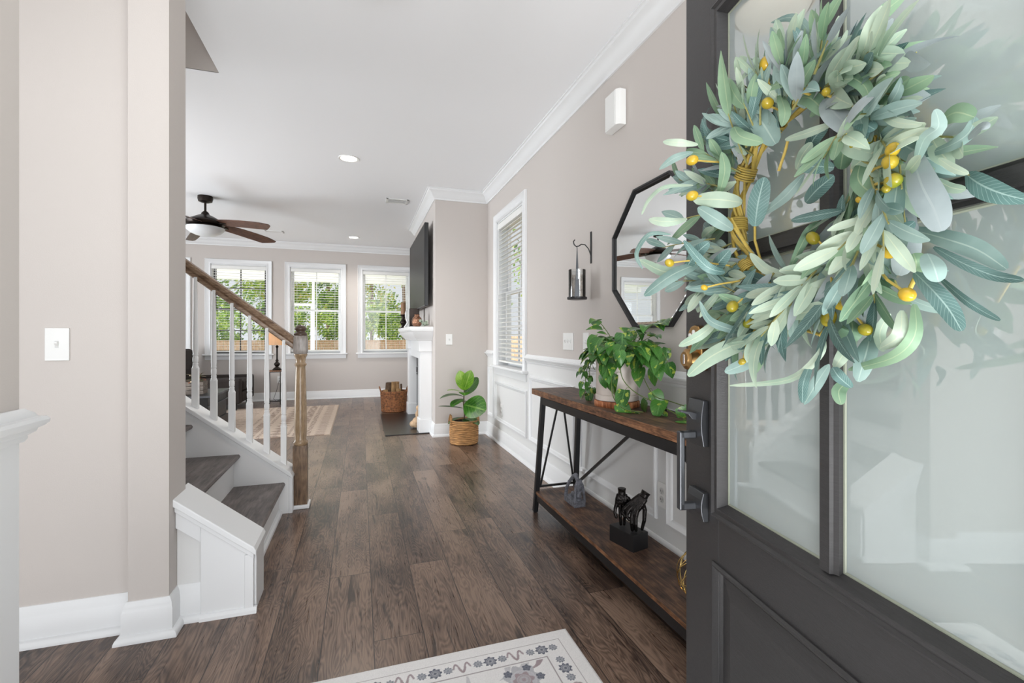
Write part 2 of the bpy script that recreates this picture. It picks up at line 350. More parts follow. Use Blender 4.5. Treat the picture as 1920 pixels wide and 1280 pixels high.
# stairwell above the ceiling
sw = MB(); z0, z1 = ZC+.25, 5.3
sw.box(-4.75, -.73, 3.28, 3.40, z0, z1); sw.box(-4.75, -.73, 2.18, 2.30, z0, z1); sw.box(-.83, -.73, 2.30, 3.28, z0, z1); sw.box(-4.75, -4.6, 2.30, 3.28, z0, z1); sw.box(-4.75, -.73, 2.18, 3.40, z1, z1+.1)
sw.box(-4.6, -.83, 3.2799, 3.285, ZC, z0+.01); 
st(sw.build('wall_stairwell', M['wall']))
def wall_cells(mb, a0, a1, z0, z1, holes, put):
    xs = sorted({a0, a1} | {h[0] for h in holes} | {h[1] for h in holes}); zs = sorted({z0, z1} | {h[2] for h in holes} | {h[3] for h in holes})
    for i in range(len(xs)-1):
        for k in range(len(zs)-1):
            cx, cz = (xs[i]+xs[i+1])/2, (zs[k]+zs[k+1])/2
            if any(h[0] < cx < h[1] and h[2] < cz < h[3] for h in holes): continue
            put(mb, xs[i], xs[i+1], zs[k], zs[k+1], 1 if cz < .9 else 0)
HR = (3.905, 4.735, .80, 2.315)
wr = MB(); wall_cells(wr, -.35, 9.03, 0, ZC, [HR, (-.36, -.355, .9, .91)], lambda m_, a, b, c, d, i: m_.box(XR, XR+.15, a, b, c, d, i))
st(wr.build('wall_right', [M['wall'], M['wallside']]))
WX = [-3.648, -2.448, -1.248, -.048]
wb = MB(); wall_cells(wb, -4.75, XR, 0, ZC, [(x+.085, x+.915, .80, 2.315) for x in WX], lambda m_, a, b, c, d, i: m_.box(a, b, YB, YB+.15, c, d, 0))
st(wb.build('wall_back', M['wall']))
wl = MB(); wall_cells(wl, YS+.1, YB, 0, ZC, [(3.5, 6.5, .05, 2.2)], lambda m_, a, b, c, d, i: m_.box(XL-.15, XL, a, b, c, d, 0))
st(wl.build('wall_left', M['wall']))
st(MB().box(XC, XR, YC, YC2, 0, ZC).build('wall_chimney', M['wall']))
wn = MB().prism([(-4.6, YS), (-.813, YS), (-.813, 2.06), (-.685, 2.06), (-.685, YS+.094), (-4.6, YS+.094)], 'z', 0, ZC); st(wn.build('wall_stair', M['wall']))
wf = MB().box(XF-.13, XF, -.35, YF, .9, ZC, 0); wf.box(XF-.13, XF, -.35, YF, 0, .9, 1)
st(wf.build('wall_foyer', [M['wall'], M['trim']]))
wh = MB(); wall_cells(wh, -.35, YS, 0, ZC, [(.0, 1.3, .5, 2.4)], lambda m_, a, b, c, d, i: m_.box(-2.75, -2.6, a, b, c, d, 0))
st(wh.build('wall_hall', M['wall']))
for nm, x, a, b, z0, z1 in (('added_window_6', XL-.075, 3.5, 6.5, .05, 2.2), ('added_window_7', -2.675, 0, 1.3, .5, 2.4)):  # unseen openings, added to let fill light into the rooms
    f = MB(); n = 3 if b-a > 2 else 2
    f.box(x-.03, x+.03, a, b, z0, z0+.06); f.box(x-.03, x+.03, a, b, z1-.06, z1)
    for k in range(n+1):
        y = a+(b-a)*k/n; f.box(x-.03, x+.03, max(a, y-.03), min(b, y+.03), z0+.06, z1-.06)
    st(f.build(nm, M['trim']))
# crown, base and chair mouldings
CR = [(0, ZC-.115), (.012, ZC-.115), (.015, ZC-.1), (.032, ZC-.085), (.042, ZC-.06), (.058, ZC-.038), (.078, ZC-.026), (.082, ZC-.012), (.092, ZC-.010), (.092, ZC-.0005), (0, ZC-.0005)]
path = [(XR, -.35), (XR, YC), (XC, YC), (XC, YC2), (XR, YC2), (XR, YB), (XL, YB), (XL, 3.4)]
st(MB().sweep(path, CR).build('trim_1', M['trim'], smooth=35))
BP = [(0, 0), (.034, 0), (.034, .008), (.030, .018), (.022, .024), (.016, .026), (.016, .105), (.013, .110), (.013, .122), (.007, .136), (.004, .142), (0, .142)]
def base(nm, pts): st(MB().sweep(pts, BP).build(nm, M['trim'], smooth=35))
base('baseboard_right', [(XR, -.35), (XR, YC), (XC, YC), (XC, 5.42)])
base('baseboard_back', [(XC, 6.88), (XC, YC2), (XR, YC2), (XR, YB), (XL, YB), (XL, 3.4)])
base('baseboard_left', [(-.60, YS), (-.685, YS), (-.685, 2.06), (-.813, 2.06), (-.813, YS), (-2.6, YS), (-2.6, -.35)])
base('baseboard_foyer', [(XF-.13, -.35), (XF-.13, YF), (XF, YF), (XF, -.35)][1:])
RP = [(0, .883), (.006, .883), (.010, .890), (.010, .897), (.020, .904), (.022, .911), (.030, .915), (.036, .922), (.037, .929), (.033, .936), (.022, .938), (.018, .946), (.006, .957), (0, .957)]
st(MB().sweep([(XR, -.35), (XR, 3.81)], RP).build('trim_2', M['trim'], smooth=35))
st(MB().sweep([(XR, 4.83), (XR, YC)], RP).build('trim_3', M['trim'], smooth=35))
st(MB().sweep([(XF-.13, YF), (XF, YF), (XF, -.35)], RP).build('trim_4', M['trim'], smooth=35))
PM = [(0, 0), (0, .008), (.004, .016), (.012, .018), (.020, .012), (.028, .010), (.034, .005), (.038, 0)]
def panel(nm, ya, yb, za, zb):           # ya > yb, seen from the room
    st(MB().frame((XR, ya, za), (0, -1, 0), (0, 0, 1), ya-yb, zb-za, PM).build(nm, M['trim'], smooth=35))
panel('trim_5', 5.095, 4.875, .223, .775); panel('trim_6', 4.80, 3.81, .223, .637); panel('trim_7', 3.735, 2.86, .223, .775)
panel('trim_8', 2.795, 1.94, .223, .775); panel('trim_9', 1.862, 1.0, .223, .775); panel('trim_10', .93, .1, .223, .775)

# ------------------------------------------------------------------ windows and blinds
M['blind'] = mat('white_blind', (238, 238, 235), .45)
def window(nm, loc, rz, muntin_h, colour, blind_label, tilt, group):
    W, zt, zb, t = 1.0, 2.40, .81, .085
    r = thing(nm, None, None, loc, rz); st(r)
    cs = [(0, 0), (0, .022), (.006, .026), (.014, .020), (.060, .014), (.066, .018), (.080, .018), (.085, .012), (.085, 0)]
    # casing: three sides; local -y is the room
    f = MB(); q = len(cs)
    pts = [(0, zb), (0, zt), (W, zt), (W, zb)]; rows = []
    for i, (x, z) in enumerate(pts):
        sx = 1 if x == 0 else -1
        rows += [(x+sx*a, -b_, z-(a if i in (1, 2) else 0)) for a, b_ in cs]
    fs = [(i*q+k, (i+1)*q+k, (i+1)*q+(k+1) % q, i*q+(k+1) % q) for i in range(3) for k in range(q)]+[tuple(range(q)), tuple(range(4*q-1, 3*q-1, -1))]
    f.add(rows, fs).build('casing', M['trim'], r, smooth=35)
    MB().box(-.03, W+.03, -.055, .11, zb-.025, zb).build('stool', M['trim'], r, bevel=.006)
    MB().prism([(-.018, zb-.026), (-.012, zb-.095), (0, zb-.095), (0, zb-.026)], 'x', 0, W).build('apron', M['trim'], r)
    j = MB(); a, b = t-.001, W-t+.001
    j.box(a, a+.012, 0, .15, zb, zt-t); j.box(b-.012, b, 0, .15, zb, zt-t); j.box(a, b, 0, .15, zt-t-.012, zt-t+.001); j.box(a, b, .11, .15, zb-.012, zb+.03)
    j.build('jamb', M['trim'], r)
    zm = 1.565; mc = colour
    for name, y, s0, s1 in (('lower_sash', .085, zb+.02, zm+.02), ('upper_sash', .112, zm-.015, zt-t-.01)):
        s = MB(); x0, x1 = a+.012, b-.012; k = .038
        s.box(x0, x0+k, y, y+.025, s0, s1); s.box(x1-k, x1, y, y+.025, s0, s1); s.box(x0+k, x1-k, y, y+.025, s0, s0+k); s.box(x0+k, x1-k, y, y+.025, s1-k, s1)
        so = s.build(name, M['trim'] if mc is None else mc, r, bevel=.003)
        mu = MB(); xc = (x0+x1)/2; mu.box(xc-.008, xc+.008, y+.004, y+.021, s0+k, s1-k)
        if muntin_h: zc = (s0+s1)/2; mu.box(x0+k, xc-.008, y+.004, y+.021, zc-.008, zc+.008); mu.box(xc+.008, x1-k, y+.004, y+.021, zc-.008, zc+.008)
        mu.build('muntin', M['trim'] if mc is None else mc, so)
        MB().add([(x0+k, y+.0125, s0+k), (x1-k, y+.0125, s0+k), (x1-k, y+.0125, s1-k), (x0+k, y+.0125, s1-k)], [(0, 1, 2, 3)]).build('pane', M['winglass'], so)
    bl = thing('window_blind', blind_label, 'blind', loc, rz, group)
    x0, x1 = t+.014, W-t-.014
    MB().prism([(-.004, 2.245), (.0, 2.235), (.02, 2.235), (.055, 2.24), (.055, 2.302), (.008, 2.302), (-.004, 2.292)], 'x', x0-.005, x1+.005).build('valance', M['blind'], bl, bevel=.003)
    sl = MB(); z = 2.215; ct, sn = math.cos(tilt), math.sin(tilt)
    while z > .875:
        c = Vector(((x0+x1)/2, .032, z)); h = .0245
        sl.obox(c, ((x1-x0)/2, 0, 0), (0, h*ct, h*sn), (0, -.0014*sn, .0014*ct)); z -= .0435
    sl.build('slats', M['blind'], bl)
    MB().box(x0, x1, .008, .056, .845, .862).build('bottom_rail', M['blind'], bl, bevel=.004)
    cd_ = MB()
    for xx in (x0+.09, x1-.09):
        for yy in (.007, .057): cd_.tube([(xx, yy, 2.24), (xx, yy, .86)], .0011, 4)
    cd_.build('ladder_cord', M['blind'], bl)
    wd = MB().tube([(x0+.05, -.004, 2.24), (x0+.05, -.008, 1.55)], .004, 6); wd.build('tilt_wand', M['plastic'], bl)
M['darksash'] = mat('dark_bronze_sash', (52, 50, 48), .4)
GB = 'white horizontal blinds in the windows'
window('window_1', (XR, 4.82, 0), -PI/2, True, None, 'tall white slatted blind in the right wall window beside the chimney corner', .28, GB)
window('window_2', (WX[3], YB, 0), 0, False, None, 'white slatted blind in the back window partly behind the mantel', .0, GB)
window('window_3', (WX[2], YB, 0), 0, False, None, 'white slatted blind in the back window directly behind the newel post', .0, GB)
window('window_4', (WX[1], YB, 0), 0, True, M['darksash'], 'white slatted blind in the back window crossed by the stair handrail', .0, GB)
window('window_5', (WX[0], YB, 0), 0, True, None, 'white slatted blind in the back window seen only in the octagonal mirror', .0, GB)

# ------------------------------------------------------------------ staircase
RISE, RUN, XS = .1965, .25, -.486
sc = thing('staircase', 'staircase rising left with dark wooden treads, white balusters and a turned wooden newel', 'staircase', (XS, 3.3, 0))
SO = Vector((-XS, -3.3, 0))
def sb(mb, name, m_, parent=sc, **kw):
    o = mb.build(name, m_, parent, **kw)
    if parent is sc: o.location = SO
    return o
for i in range(13):
    xf = XS-RUN*i; zt = RISE*(i+1)
    tr = MB().prism([(xf+.036, zt-.013), (xf+.031, zt-.003), (xf+.026, zt), (xf-RUN-.005, zt), (xf-RUN-.005, zt-.026), (xf+.026, zt-.026), (xf+.032, zt-.022)], 'y', 2.27, 3.222)
    sb(tr, 'tread', M['tread'], bevel=.002)
    sb(MB().box(xf-.018, xf, 2.27, 3.222, max(0, zt-RISE), zt-.026), 'riser', M['trim2'])
sb(MB().prism([(0, XS), (0, 2.27), (.04, 0)][:0] or [(XS, 0), (XS+.02, 0), (XS+.018, .014), (XS+.008, .026), (XS, .028)], 'y', 2.3, 3.22), 'shoe_moulding', M['trim'])
SL = RISE/RUN
def zc_(x): return .236+SL*(-.428-x)
xt = -3.62
sb(MB().prism([(-.428, 0), (-.428, zc_(-.428)), (xt, zc_(xt)), (xt, 0)], 'y', 3.222, 3.375), 'stringer', M['trim2'])
th = .024
cp = MB().prism([(-.405, zc_(-.405)), (xt, zc_(xt)), (xt, zc_(xt)+th*1.27), (-.420, zc_(-.420)+th*1.27), (-.405, zc_(-.405)+.012)], 'y', 3.205, 3.39)
sb(cp, 'stringer_cap', M['trim'], bevel=.004)
cv = MB()
for d0, h0 in ((.006, .030), (.010, .012)):
    cv.prism([(-.44, zc_(-.44)-h0), (xt, zc_(xt)-h0), (xt, zc_(xt)), (-.44, zc_(-.44))], 'y', 3.222-d0, 3.23)
sb(cv, 'cap_moulding', M['trim'])
sb(MB().box(-.43, -.408, 3.215, 3.27, 0, zc_(-.42)), 'end_trim', M['trim'], bevel=.003)
# newel
nx, ny = -.374, 3.325; nz = MB(); a = .042
nz.box(nx-a, nx+a, ny-a, ny+a, .0, .405)
nz.prism([(nx-a, ny-a), (nx+a, ny-a), (nx+a, ny+a), (nx-a, ny+a)], 'z', .405, .406)
nw = sb(nz, 'newel_base', M['newel'], bevel=.004)
prof = [(.036, .400), (.041, .408), (.044, .418), (.044, .427), (.038, .434), (.036, .445), (.0385, .50), (.038, .60), (.035, .75), (.031, .88), (.029, .915), (.031, .922), (.036, .928), (.037, .934), (.031, .94), (.029, .95), (.031, .97), (.037, .985), (.041, .992), (.041, 1.0), (.03, 1.002)]
sb(MB().lathe(prof, (nx, ny, 0), 28), 'newel_shaft', M['shaft'], smooth=50)
blk = MB(); rows = [(.036, 1.0), (.042, 1.008), (.0435, 1.03), (.0435, 1.09), (.042, 1.11), (.036, 1.12)]
vs = []
for r_, z in rows:
    for k in range(16):
        an = 2*PI*k/16; c, s_ = math.cos(an), math.sin(an); q = (abs(c)**5+abs(s_)**5)**(-1/5); vs.append((nx+r_*c*q, ny+r_*s_*q, z))
blk.add(vs, [(i*16+k, i*16+(k+1) % 16, (i+1)*16+(k+1) % 16, (i+1)*16+k) for i in range(5) for k in range(16)]+[tuple(range(15, -1, -1)), tuple(80+k for k in range(16))])
M['newelblock'] = wood('highlight_toned_oak', (96, 88, 82), (150, 142, 136), (178, 170, 163), 'z', 2, .35, .3)  # oak greyed because its highlights are put into the colour
bo = sb(blk, 'newel_block', M['newelblock'], smooth=40); bo['label'] = 'pale grey block of the newel where the handrail ends, highlight in its colour'
sb(MB().lathe([(.034, 1.118), (.040, 1.123), (.041, 1.130), (.036, 1.138), (.029, 1.142), (.027, 1.150), (.030, 1.154), (.037, 1.162), (.036, 1.170), (.026, 1.182), (.016, 1.188), (.010, 1.192), (0, 1.193)], (nx, ny, 0), 28), 'newel_finial', mat('dark_stained_oak', (78, 62, 52), .3), smooth=60)
sb(MB().box(nx-.047, nx+.047, ny-.060, ny-.042, 0, .026).box(nx+.042, nx+.058, ny-.060, ny+.05, 0, .026), 'newel_shoe', M['trim'], bevel=.006)
# balusters
def zr_(x): return 1.040+SL*(-.416-x)    # underside of the handrail
for i in range(22):
    x = -.470-.098*i; z = zc_(x)+th*1.27-.012; yb = 3.30; top = zr_(x)+.01; h = top-z
    if x < xt+.03: break
    b = MB(); s_ = .0165
    b.box(x-s_, x+s_, yb-s_, yb+s_, z-.02, z+.25)
    o = b
    pr = [(s_*1.25, .245), (.0135, .268), (.0150, .272), (.0150, .277), (.0118, .281), (.0145, .286), (.0155, .305), (.0145, .318), (.0110, .322), (.0150, .327), (.0150, .332), (.0135, .337), (.0155, .36), (.0150, .45), (.0095, h)]
    o.lathe([(r_, z+q) for r_, q in pr], (x, yb, 0), 12)
    sb(o, 'baluster', M['trim2'], smooth=40)
hp = [(-.031, 0), (-.024, -.006), (-.020, .010), (-.020, .020), (-.031, .032), (-.033, .048), (-.024, .062), (0, .068), (.024, .062), (.033, .048), (.031, .032), (.020, .020), (.020, .010), (.024, -.006), (.031, 0)]
hr = MB(); x0, x1 = -.412, -3.6; q = len(hp); yr = 3.325
hr.add([(x, yr+a_, zr_(x)+b_*1.18) for x in (x0, x1) for a_, b_ in hp], [(k, (k+1) % q, q+(k+1) % q, q+k) for k in range(q)]+[tuple(range(q)), tuple(range(2*q-1, q-1, -1))])
sb(hr, 'handrail', M['rail'], smooth=30)
# near knee wall
def zk(x): return .243+.80*(-.417-x)
sb(MB().prism([(-.425, 0), (-.425, zk(-.425)), (-.684, zk(-.684)), (-.684, 0)], 'y', YS-.001, 2.275, 0), 'knee_wall', M['wallside'])
kb = MB().prism([(-.417, 0), (-.417, zk(-.417)), (-.60, zk(-.60)), (-.60, 0)], 'y', YS-.022, YS)
kb.prism([(-.60, zk(-.60)-.085), (-.60, zk(-.60)), (-.684, zk(-.684)), (-.684, zk(-.684)-.085)], 'y', YS-.022, YS)
kb.box(-.425, -.405, YS-.010, 2.285, 0, zk(-.41)-.01)
kb.box(-.445, -.412, YS-.030, YS-.020, 0, zk(-.42)-.01)
sb(kb, 'knee_wall_board', M['trim'], bevel=.003)
kc = MB().prism([(-.400, zk(-.40)+.002), (-.696, zk(-.696)+.002), (-.696, zk(-.696)+.032), (-.408, zk(-.408)+.032), (-.400, zk(-.40)+.022)], 'y', 2.098, 2.30)
sb(kc, 'knee_wall_cap', M['trim'], bevel=.004)
sb(MB().prism([(-.41, zk(-.41)-.02), (-.684, zk(-.684)-.02), (-.684, zk(-.684)+.002), (-.41, zk(-.41)+.002)], 'y', 2.108, 2.12), 'cap_moulding', M['trim'], bevel=.003)
sb(MB().prism([(YS-.022, 0), (YS-.040, 0), (YS-.038, .012), (YS-.030, .022), (YS-.022, .024)], 'x', -.60, -.40), 'shoe_moulding', M['trim'])

# ------------------------------------------------------------------ fireplace, hearth, television
fp = thing('fireplace_surround', 'white painted fireplace surround with a stepped mantel on the chimney wall', 'fireplace', (XC, 6.14, 0)); FO = Vector((-XC, -6.14, 0))
def fb(mb, name, m_, **kw): o = mb.build(name, m_, fp, **kw); o.location = FO; return o
Y0, Y1, px_ = 5.38, 6.90, XC-.135
for ya, yb in ((Y0, Y0+.20), (Y1-.20, Y1)):
    p = MB().box(px_, XC, ya, yb, .0, .95); fb(p, 'pilaster', M['trim'], bevel=.004)
    fb(MB().box(px_-.014, XC, ya-.014, yb+.014, 0, .16), 'plinth', M['trim'], bevel=.005)
    fb(MB().box(px_-.016, XC, ya-.016, yb+.016, .935, 1.065), 'capital', M['trim'], bevel=.005)
fb(MB().box(px_+.03, XC, Y0+.2, Y1-.2, .84, 1.06), 'frieze', M['trim'])
mp = [(.0, 1.06), (.02, 1.066), (.025, 1.08), (.06, 1.11), (.08, 1.15), (.085, 1.165), (.095, 1.17), (.095, 1.18), (0, 1.18)]
ms = MB().sweep([(XC, Y0-.016), (px_-.016, Y0-.016), (px_-.016, Y1+.016), (XC, Y1+.016)], mp); fb(ms, 'mantel_moulding', M['trim'], smooth=30)
fb(MB().box(px_-.016, XC, Y0-.016, Y1+.016, 1.06, 1.179), 'mantel_core', M['trim'])
fb(MB().box(XC-.26, XC, 5.265, 7.015, 1.18, 1.222), 'mantel_shelf', M['trim'], bevel=.004)
M['slate'] = mat('black_slate', (30, 27, 27), .3, bump=.05, bscale=8, var=.2, vscale=5)
fbx = MB().box(XC-.03, XC, Y0+.2, Y0+.34, 0, .84); fbx.box(XC-.03, XC, Y1-.34, Y1-.2, 0, .84); fbx.box(XC-.03, XC, Y0+.34, Y1-.34, .70, .84)
fb(fbx, 'slate_facing', M['slate'])
fi = MB().box(XC-.045, XC-.012, Y0+.35, Y1-.35, .02, .70); fi2 = fb(fi, 'firebox', M['blackgloss'], bevel=.005)
gr = MB()
for k in range(6): gr.box(XC-.056, XC-.044, Y0+.37, Y1-.37, .62+k*.012, .626+k*.012)
gr.box(XC-.052, XC-.044, Y0+.36, Y1-.36, .585, .6); fb(gr, 'vent_grille', M['steel'])
he = MB().box(.262, XC, 5.345, 6.83, .0, .010); tag(he.build('hearth_slab', M['slate'], bevel=.003), 'dark slate hearth slab set flat on the floor before the fireplace', 'hearth')
M['tvscreen'] = mat('matt_black_screen', (9, 9, 11), .38)
M['tvscreen'].node_tree.nodes['Principled BSDF'].inputs['Specular IOR Level'].default_value = .25
tv = thing('television', 'large flat black television mounted on the chimney wall above the mantel', 'television', (XC, 6.13, 1.93)); TO = Vector((-XC, -6.13, -1.93))
def tb(mb, name, m_, **kw): o = mb.build(name, m_, tv, **kw); o.location = TO; return o
tb(MB().box(.690, .735, 5.30, 6.96, 1.458, 2.405), 'case', M['black'], bevel=.006)
tb(MB().box(.6885, .691, 5.31, 6.95, 1.472, 2.395), 'screen', M['tvscreen'])
tb(MB().box(.735, .752, 5.45, 6.8, 1.50, 2.2), 'rear_housing', M['black'], bevel=.01)
tb(MB().box(.75, XC-.001, 5.95, 6.35, 1.75, 2.1), 'wall_bracket', M['steel'])
tb(MB().box(.686, .692, 5.30, 6.96, 1.458, 1.468), 'bottom_strip', M['steel'])

# ------------------------------------------------------------------ ceiling fittings
fan = thing('ceiling_fan', 'dark bronze ceiling fan with brown wooden blades and a white glass bowl light', 'ceiling fan', (-1.717, 6.24, ZC))
MB().lathe([(.076, 0), (.078, -.03), (.070, -.062), (.040, -.074), (.02, -.078)], n=28).build('canopy', M['bronze'], fan, smooth=40)
MB().lathe([(.0125, -.07), (.0125, -.19)], n=12).build('downrod', M['bronze'], fan, smooth=40)
MB().lathe([(.02, -.175), (.035, -.19), (.045, -.215), (.09, -.235), (.135, -.262), (.19, -.285), (.205, -.305), (.195, -.33), (.17, -.345), (.16, -.352), (.200, -.358), (.202, -.368), (.02, -.368)], n=36).build('motor_housing', M['bronze'], fan, smooth=40)
MB().lathe([(.198, -.368), (.190, -.392), (.155, -.425), (.10, -.450), (.045, -.460), (0, -.462)], n=36).build('bowl_shade', M['frost'], fan, smooth=80)
for k in range(5):
    an = math.radians(-28+72*k); blade = MB(); R0, R1 = .20, .86; n_ = 12; pit = math.radians(19); vs = []
    for i in range(n_+1):
        t = i/n_; r_ = R0+(R1-R0)*t; wd = .062+.014*math.sin(t*PI*.8); z = -.318-.075*t**1.3
        ya, yb = -wd, wd
        if t > .85: ya = -wd*(1-(t-.85)/.15*.25); yb = wd*(1-(t-.85)/.15*1.3)
        for y in (ya, yb):
            for dz in (-.004, .004): vs.append((r_, y*math.cos(pit), -y*math.sin(pit)+z+dz))
    fs_ = []
    for i in range(n_):
        for p_, q_ in ((0, 2), (2, 3), (3, 1), (1, 0)): fs_.append((i*4+p_, i*4+q_, (i+1)*4+q_, (i+1)*4+p_))
    fs_ += [(0, 1, 3, 2), (n_*4, n_*4+2, n_*4+3, n_*4+1)]
    blade.add(vs, fs_); bo = blade.build('blade', M['blade'], fan, smooth=30); bo.rotation_euler = (0, 0, an)
    MB().prism([(.15, -.03), (.15, .03), (.24, .024), (.27, 0), (.24, -.024)], 'z', -.334, -.326).build('blade_iron', M['bronze'], bo)
def downlight(loc, label):
    r = thing('recessed_light', label, 'light', loc, 0, 'recessed ceiling lights')
    MB().lathe([(.070, -.002), (.088, -.006), (.092, -.001), (.092, 0), (.070, 0)], n=32).build('trim_ring', M['plastic'], r, smooth=40)
    MB().lathe([(.071, -.003), (0, -.0035)], n=32).build('lens', M['glow'], r)
    light('recessed_lamp', 'SPOT', (loc[0], loc[1], loc[2]-.03), 60, (1, .95, .88), .06, spot_size=2.4, spot_blend=.8)
downlight((-.102, 4.499, ZC), 'lit round recessed light, the larger and nearer one above the hallway')
downlight((-.109, 8.09, ZC), 'lit round recessed light near the back windows, smaller in view')
def vent(loc, w_, d_, label):
    r = thing('ceiling_vent', label, 'vent', loc, 0, 'ceiling air vents')
    f = MB(); f.box(-w_/2, w_/2, -d_/2, -d_/2+.025, -.008, 0); f.box(-w_/2, w_/2, d_/2-.025, d_/2, -.008, 0); f.box(-w_/2, -w_/2+.025, -d_/2, d_/2, -.008, 0); f.box(w_/2-.025, w_/2, -d_/2, d_/2, -.008, 0); f.box(-w_/2, w_/2, -.006, .006, -.008, 0)
    f.build('frame', M['plastic'], r, bevel=.002)
    s = MB(); y = -d_/2+.035
    while y < d_/2-.03: s.obox((0, y, -.005), (w_/2-.025, 0, 0), (0, .005, .004), (0, -.0005, .0006)); y += .013
    s.build('louvres', M['plastic'], r); MB().box(-w_/2+.02, w_/2-.02, -d_/2+.02, d_/2-.02, -.0015, 0).build('duct_opening', mat('duct_grey', (120, 120, 120), .8), r)
vent((.42, 5.74, ZC), .26, .19, 'white rectangular ceiling vent in front of the chimney crown')
vent((-1.27, 8.0, ZC), .26, .12, 'narrow ceiling vent beside the tips of the fan blades')
fl = thing('ceiling_light', 'round flush ceiling light with a glass bowl and brass rim, reflected in the door glass', 'light', (.065, 2.067, ZC))
MB().lathe([(.16, 0), (.178, -.02), (.180, -.035), (.170, -.042), (.165, -.03)], n=40).build('brass_rim', M['brass'], fl, smooth=50)
MB().lathe([(.168, -.032), (.150, -.065), (.10, -.092), (.05, -.102), (0, -.104)], n=40).build('bowl', M['bowl'], fl, smooth=80)

# ------------------------------------------------------------------ front door, open, with its hardware and wreath
DA = math.atan2(.986, .1666); DL = (.669, .129, 0)
M['doorglass'], nt, b = newmat('satin_door_glass')
b.inputs['Base Color'].default_value = (.53, .605, .60, 1); b.inputs['Roughness'].default_value = .6; b.inputs['Specular IOR Level'].default_value = 0
gz = nt.nodes.new('ShaderNodeBsdfGlossy'); gz.inputs['Roughness'].default_value = 0; frn = nt.nodes.new('ShaderNodeFresnel'); frn.inputs[0].default_value = 1.52
mxs = nt.nodes.new('ShaderNodeMixShader'); nt.links.new(math_(nt, 'MINIMUM', math_(nt, 'ADD', math_(nt, 'MULTIPLY', frn.outputs[0], 2.2), .17), .8), mxs.inputs[0])
nt.links.new(b.outputs[0], mxs.inputs[1]); nt.links.new(gz.outputs[0], mxs.inputs[2]); nt.links.new(mxs.outputs[0], nt.nodes['Material Output'].inputs[0])
door = thing('door_1', None, None, DL, DA); st(door)
DW, DH, T = .91, 2.035, .045; g0, g1, zb, zt = .146, .764, .713, 1.880
fr = MB()
fr.box(0, g0, -T, 0, .01, DH); fr.box(g1, DW, -T, 0, .01, DH)
door_st = fr.build('stiles', M['doorpaint'], door, bevel=.002)
rl = MB(); rl.box(g0, g1, -T, 0, zt, DH); rl.box(g0, g1, -T, 0, .575, zb); rl.box(g0, g1, -T, 0, .01, .13)
rl.build('rails', M['doorpaint_h'], door, bevel=.002)
GM = [(-.020, 0), (-.020, .007), (-.014, .010), (-.008, .005), (-.004, .007), (.004, .007), (.010, -.004), (.016, -.012), (.016, -.02), (0, -.02)]
for nm, (o_, sgn) in (('glazing_bead', ((g0, 0, zb), 1)),):
    # seen from +y: u must point to -x so that u x v = +y
    MB().frame((g1, 0, zb), (-1, 0, 0), (0, 0, 1), g1-g0, zt-zb, GM).build(nm, M['doorpaint'], door, smooth=30)
    MB().frame((g0, -T, zb), (1, 0, 0), (0, 0, 1), g1-g0, zt-zb, GM).build(nm, M['doorpaint'], door, smooth=30)
xm, zm = .455, 1.300
mu = MB()
mp_ = [(-.019, -.016), (-.019, -.006), (-.012, -.002), (-.010, .004), (.010, .004), (.012, -.002), (.019, -.006), (.019, -.016)]
mu.prism([(xm+a, b_) for a, b_ in mp_], 'z', zb+.012, zt-.012)
mu.box(g0+.012, g1-.012, -.016, .002, zm-.012, zm+.012); mu.box(g0+.012, g1-.012, -.016, -.006, zm-.019, zm+.019)
mu.prism([(xm+a, -T-b_) for a, b_ in mp_], 'z', zb+.012, zt-.012); mu.box(g0+.012, g1-.012, -T-.002, -T+.016, zm-.012, zm+.012)
mu.build('muntin', M['doorpaint'], door)
M['seal'] = mat('glazing_seal', (160, 166, 150), .4)
for (xa, xb) in ((g0+.012, xm-.016), (xm+.016, g1-.012)):
    for (za, zc2) in ((zb+.012, zm-.016), (zm+.016, zt-.012)):
        MB().box(xa, xb, -.030, -.016, za, zc2).build('glass_pane', M['doorglass'], door)
        MB().frame((xb, -.0155, za), (-1, 0, 0), (0, 0, 1), xb-xa, zc2-za, [(0, 0), (0, .002), (.006, .002), (.008, 0)]).build('glazing_seal', M['seal'], door)
pan = MB(); pan.box(g0-.02, g1+.02, -T+.01, -.010, .125, .585)
pan.build('panel_field', M['doorpaint_h'], door)
MB().frame((g1+.02, 0, .125), (-1, 0, 0), (0, 0, 1), g1-g0+.04, .460, [(0, -.012), (0, .004), (.006, .008), (.014, .004), (.022, -.006), (.026, -.012)]).build('panel_moulding', M['doorpaint_h'], door, smooth=30)
MB().frame((g1-.006, -.010, .151), (-1, 0, 0), (0, 0, 1), g1-g0-.012, .408, [(0, -.001), (0, .001), (.036, .0085), (.040, .0085), (.040, -.001)]).build('raised_border', M['doorpaint_h'], door)
MB().box(g0+.046, g1-.046, -.012, -.0015, .191, .519).build('raised_panel', M['doorpaint_h'], door)
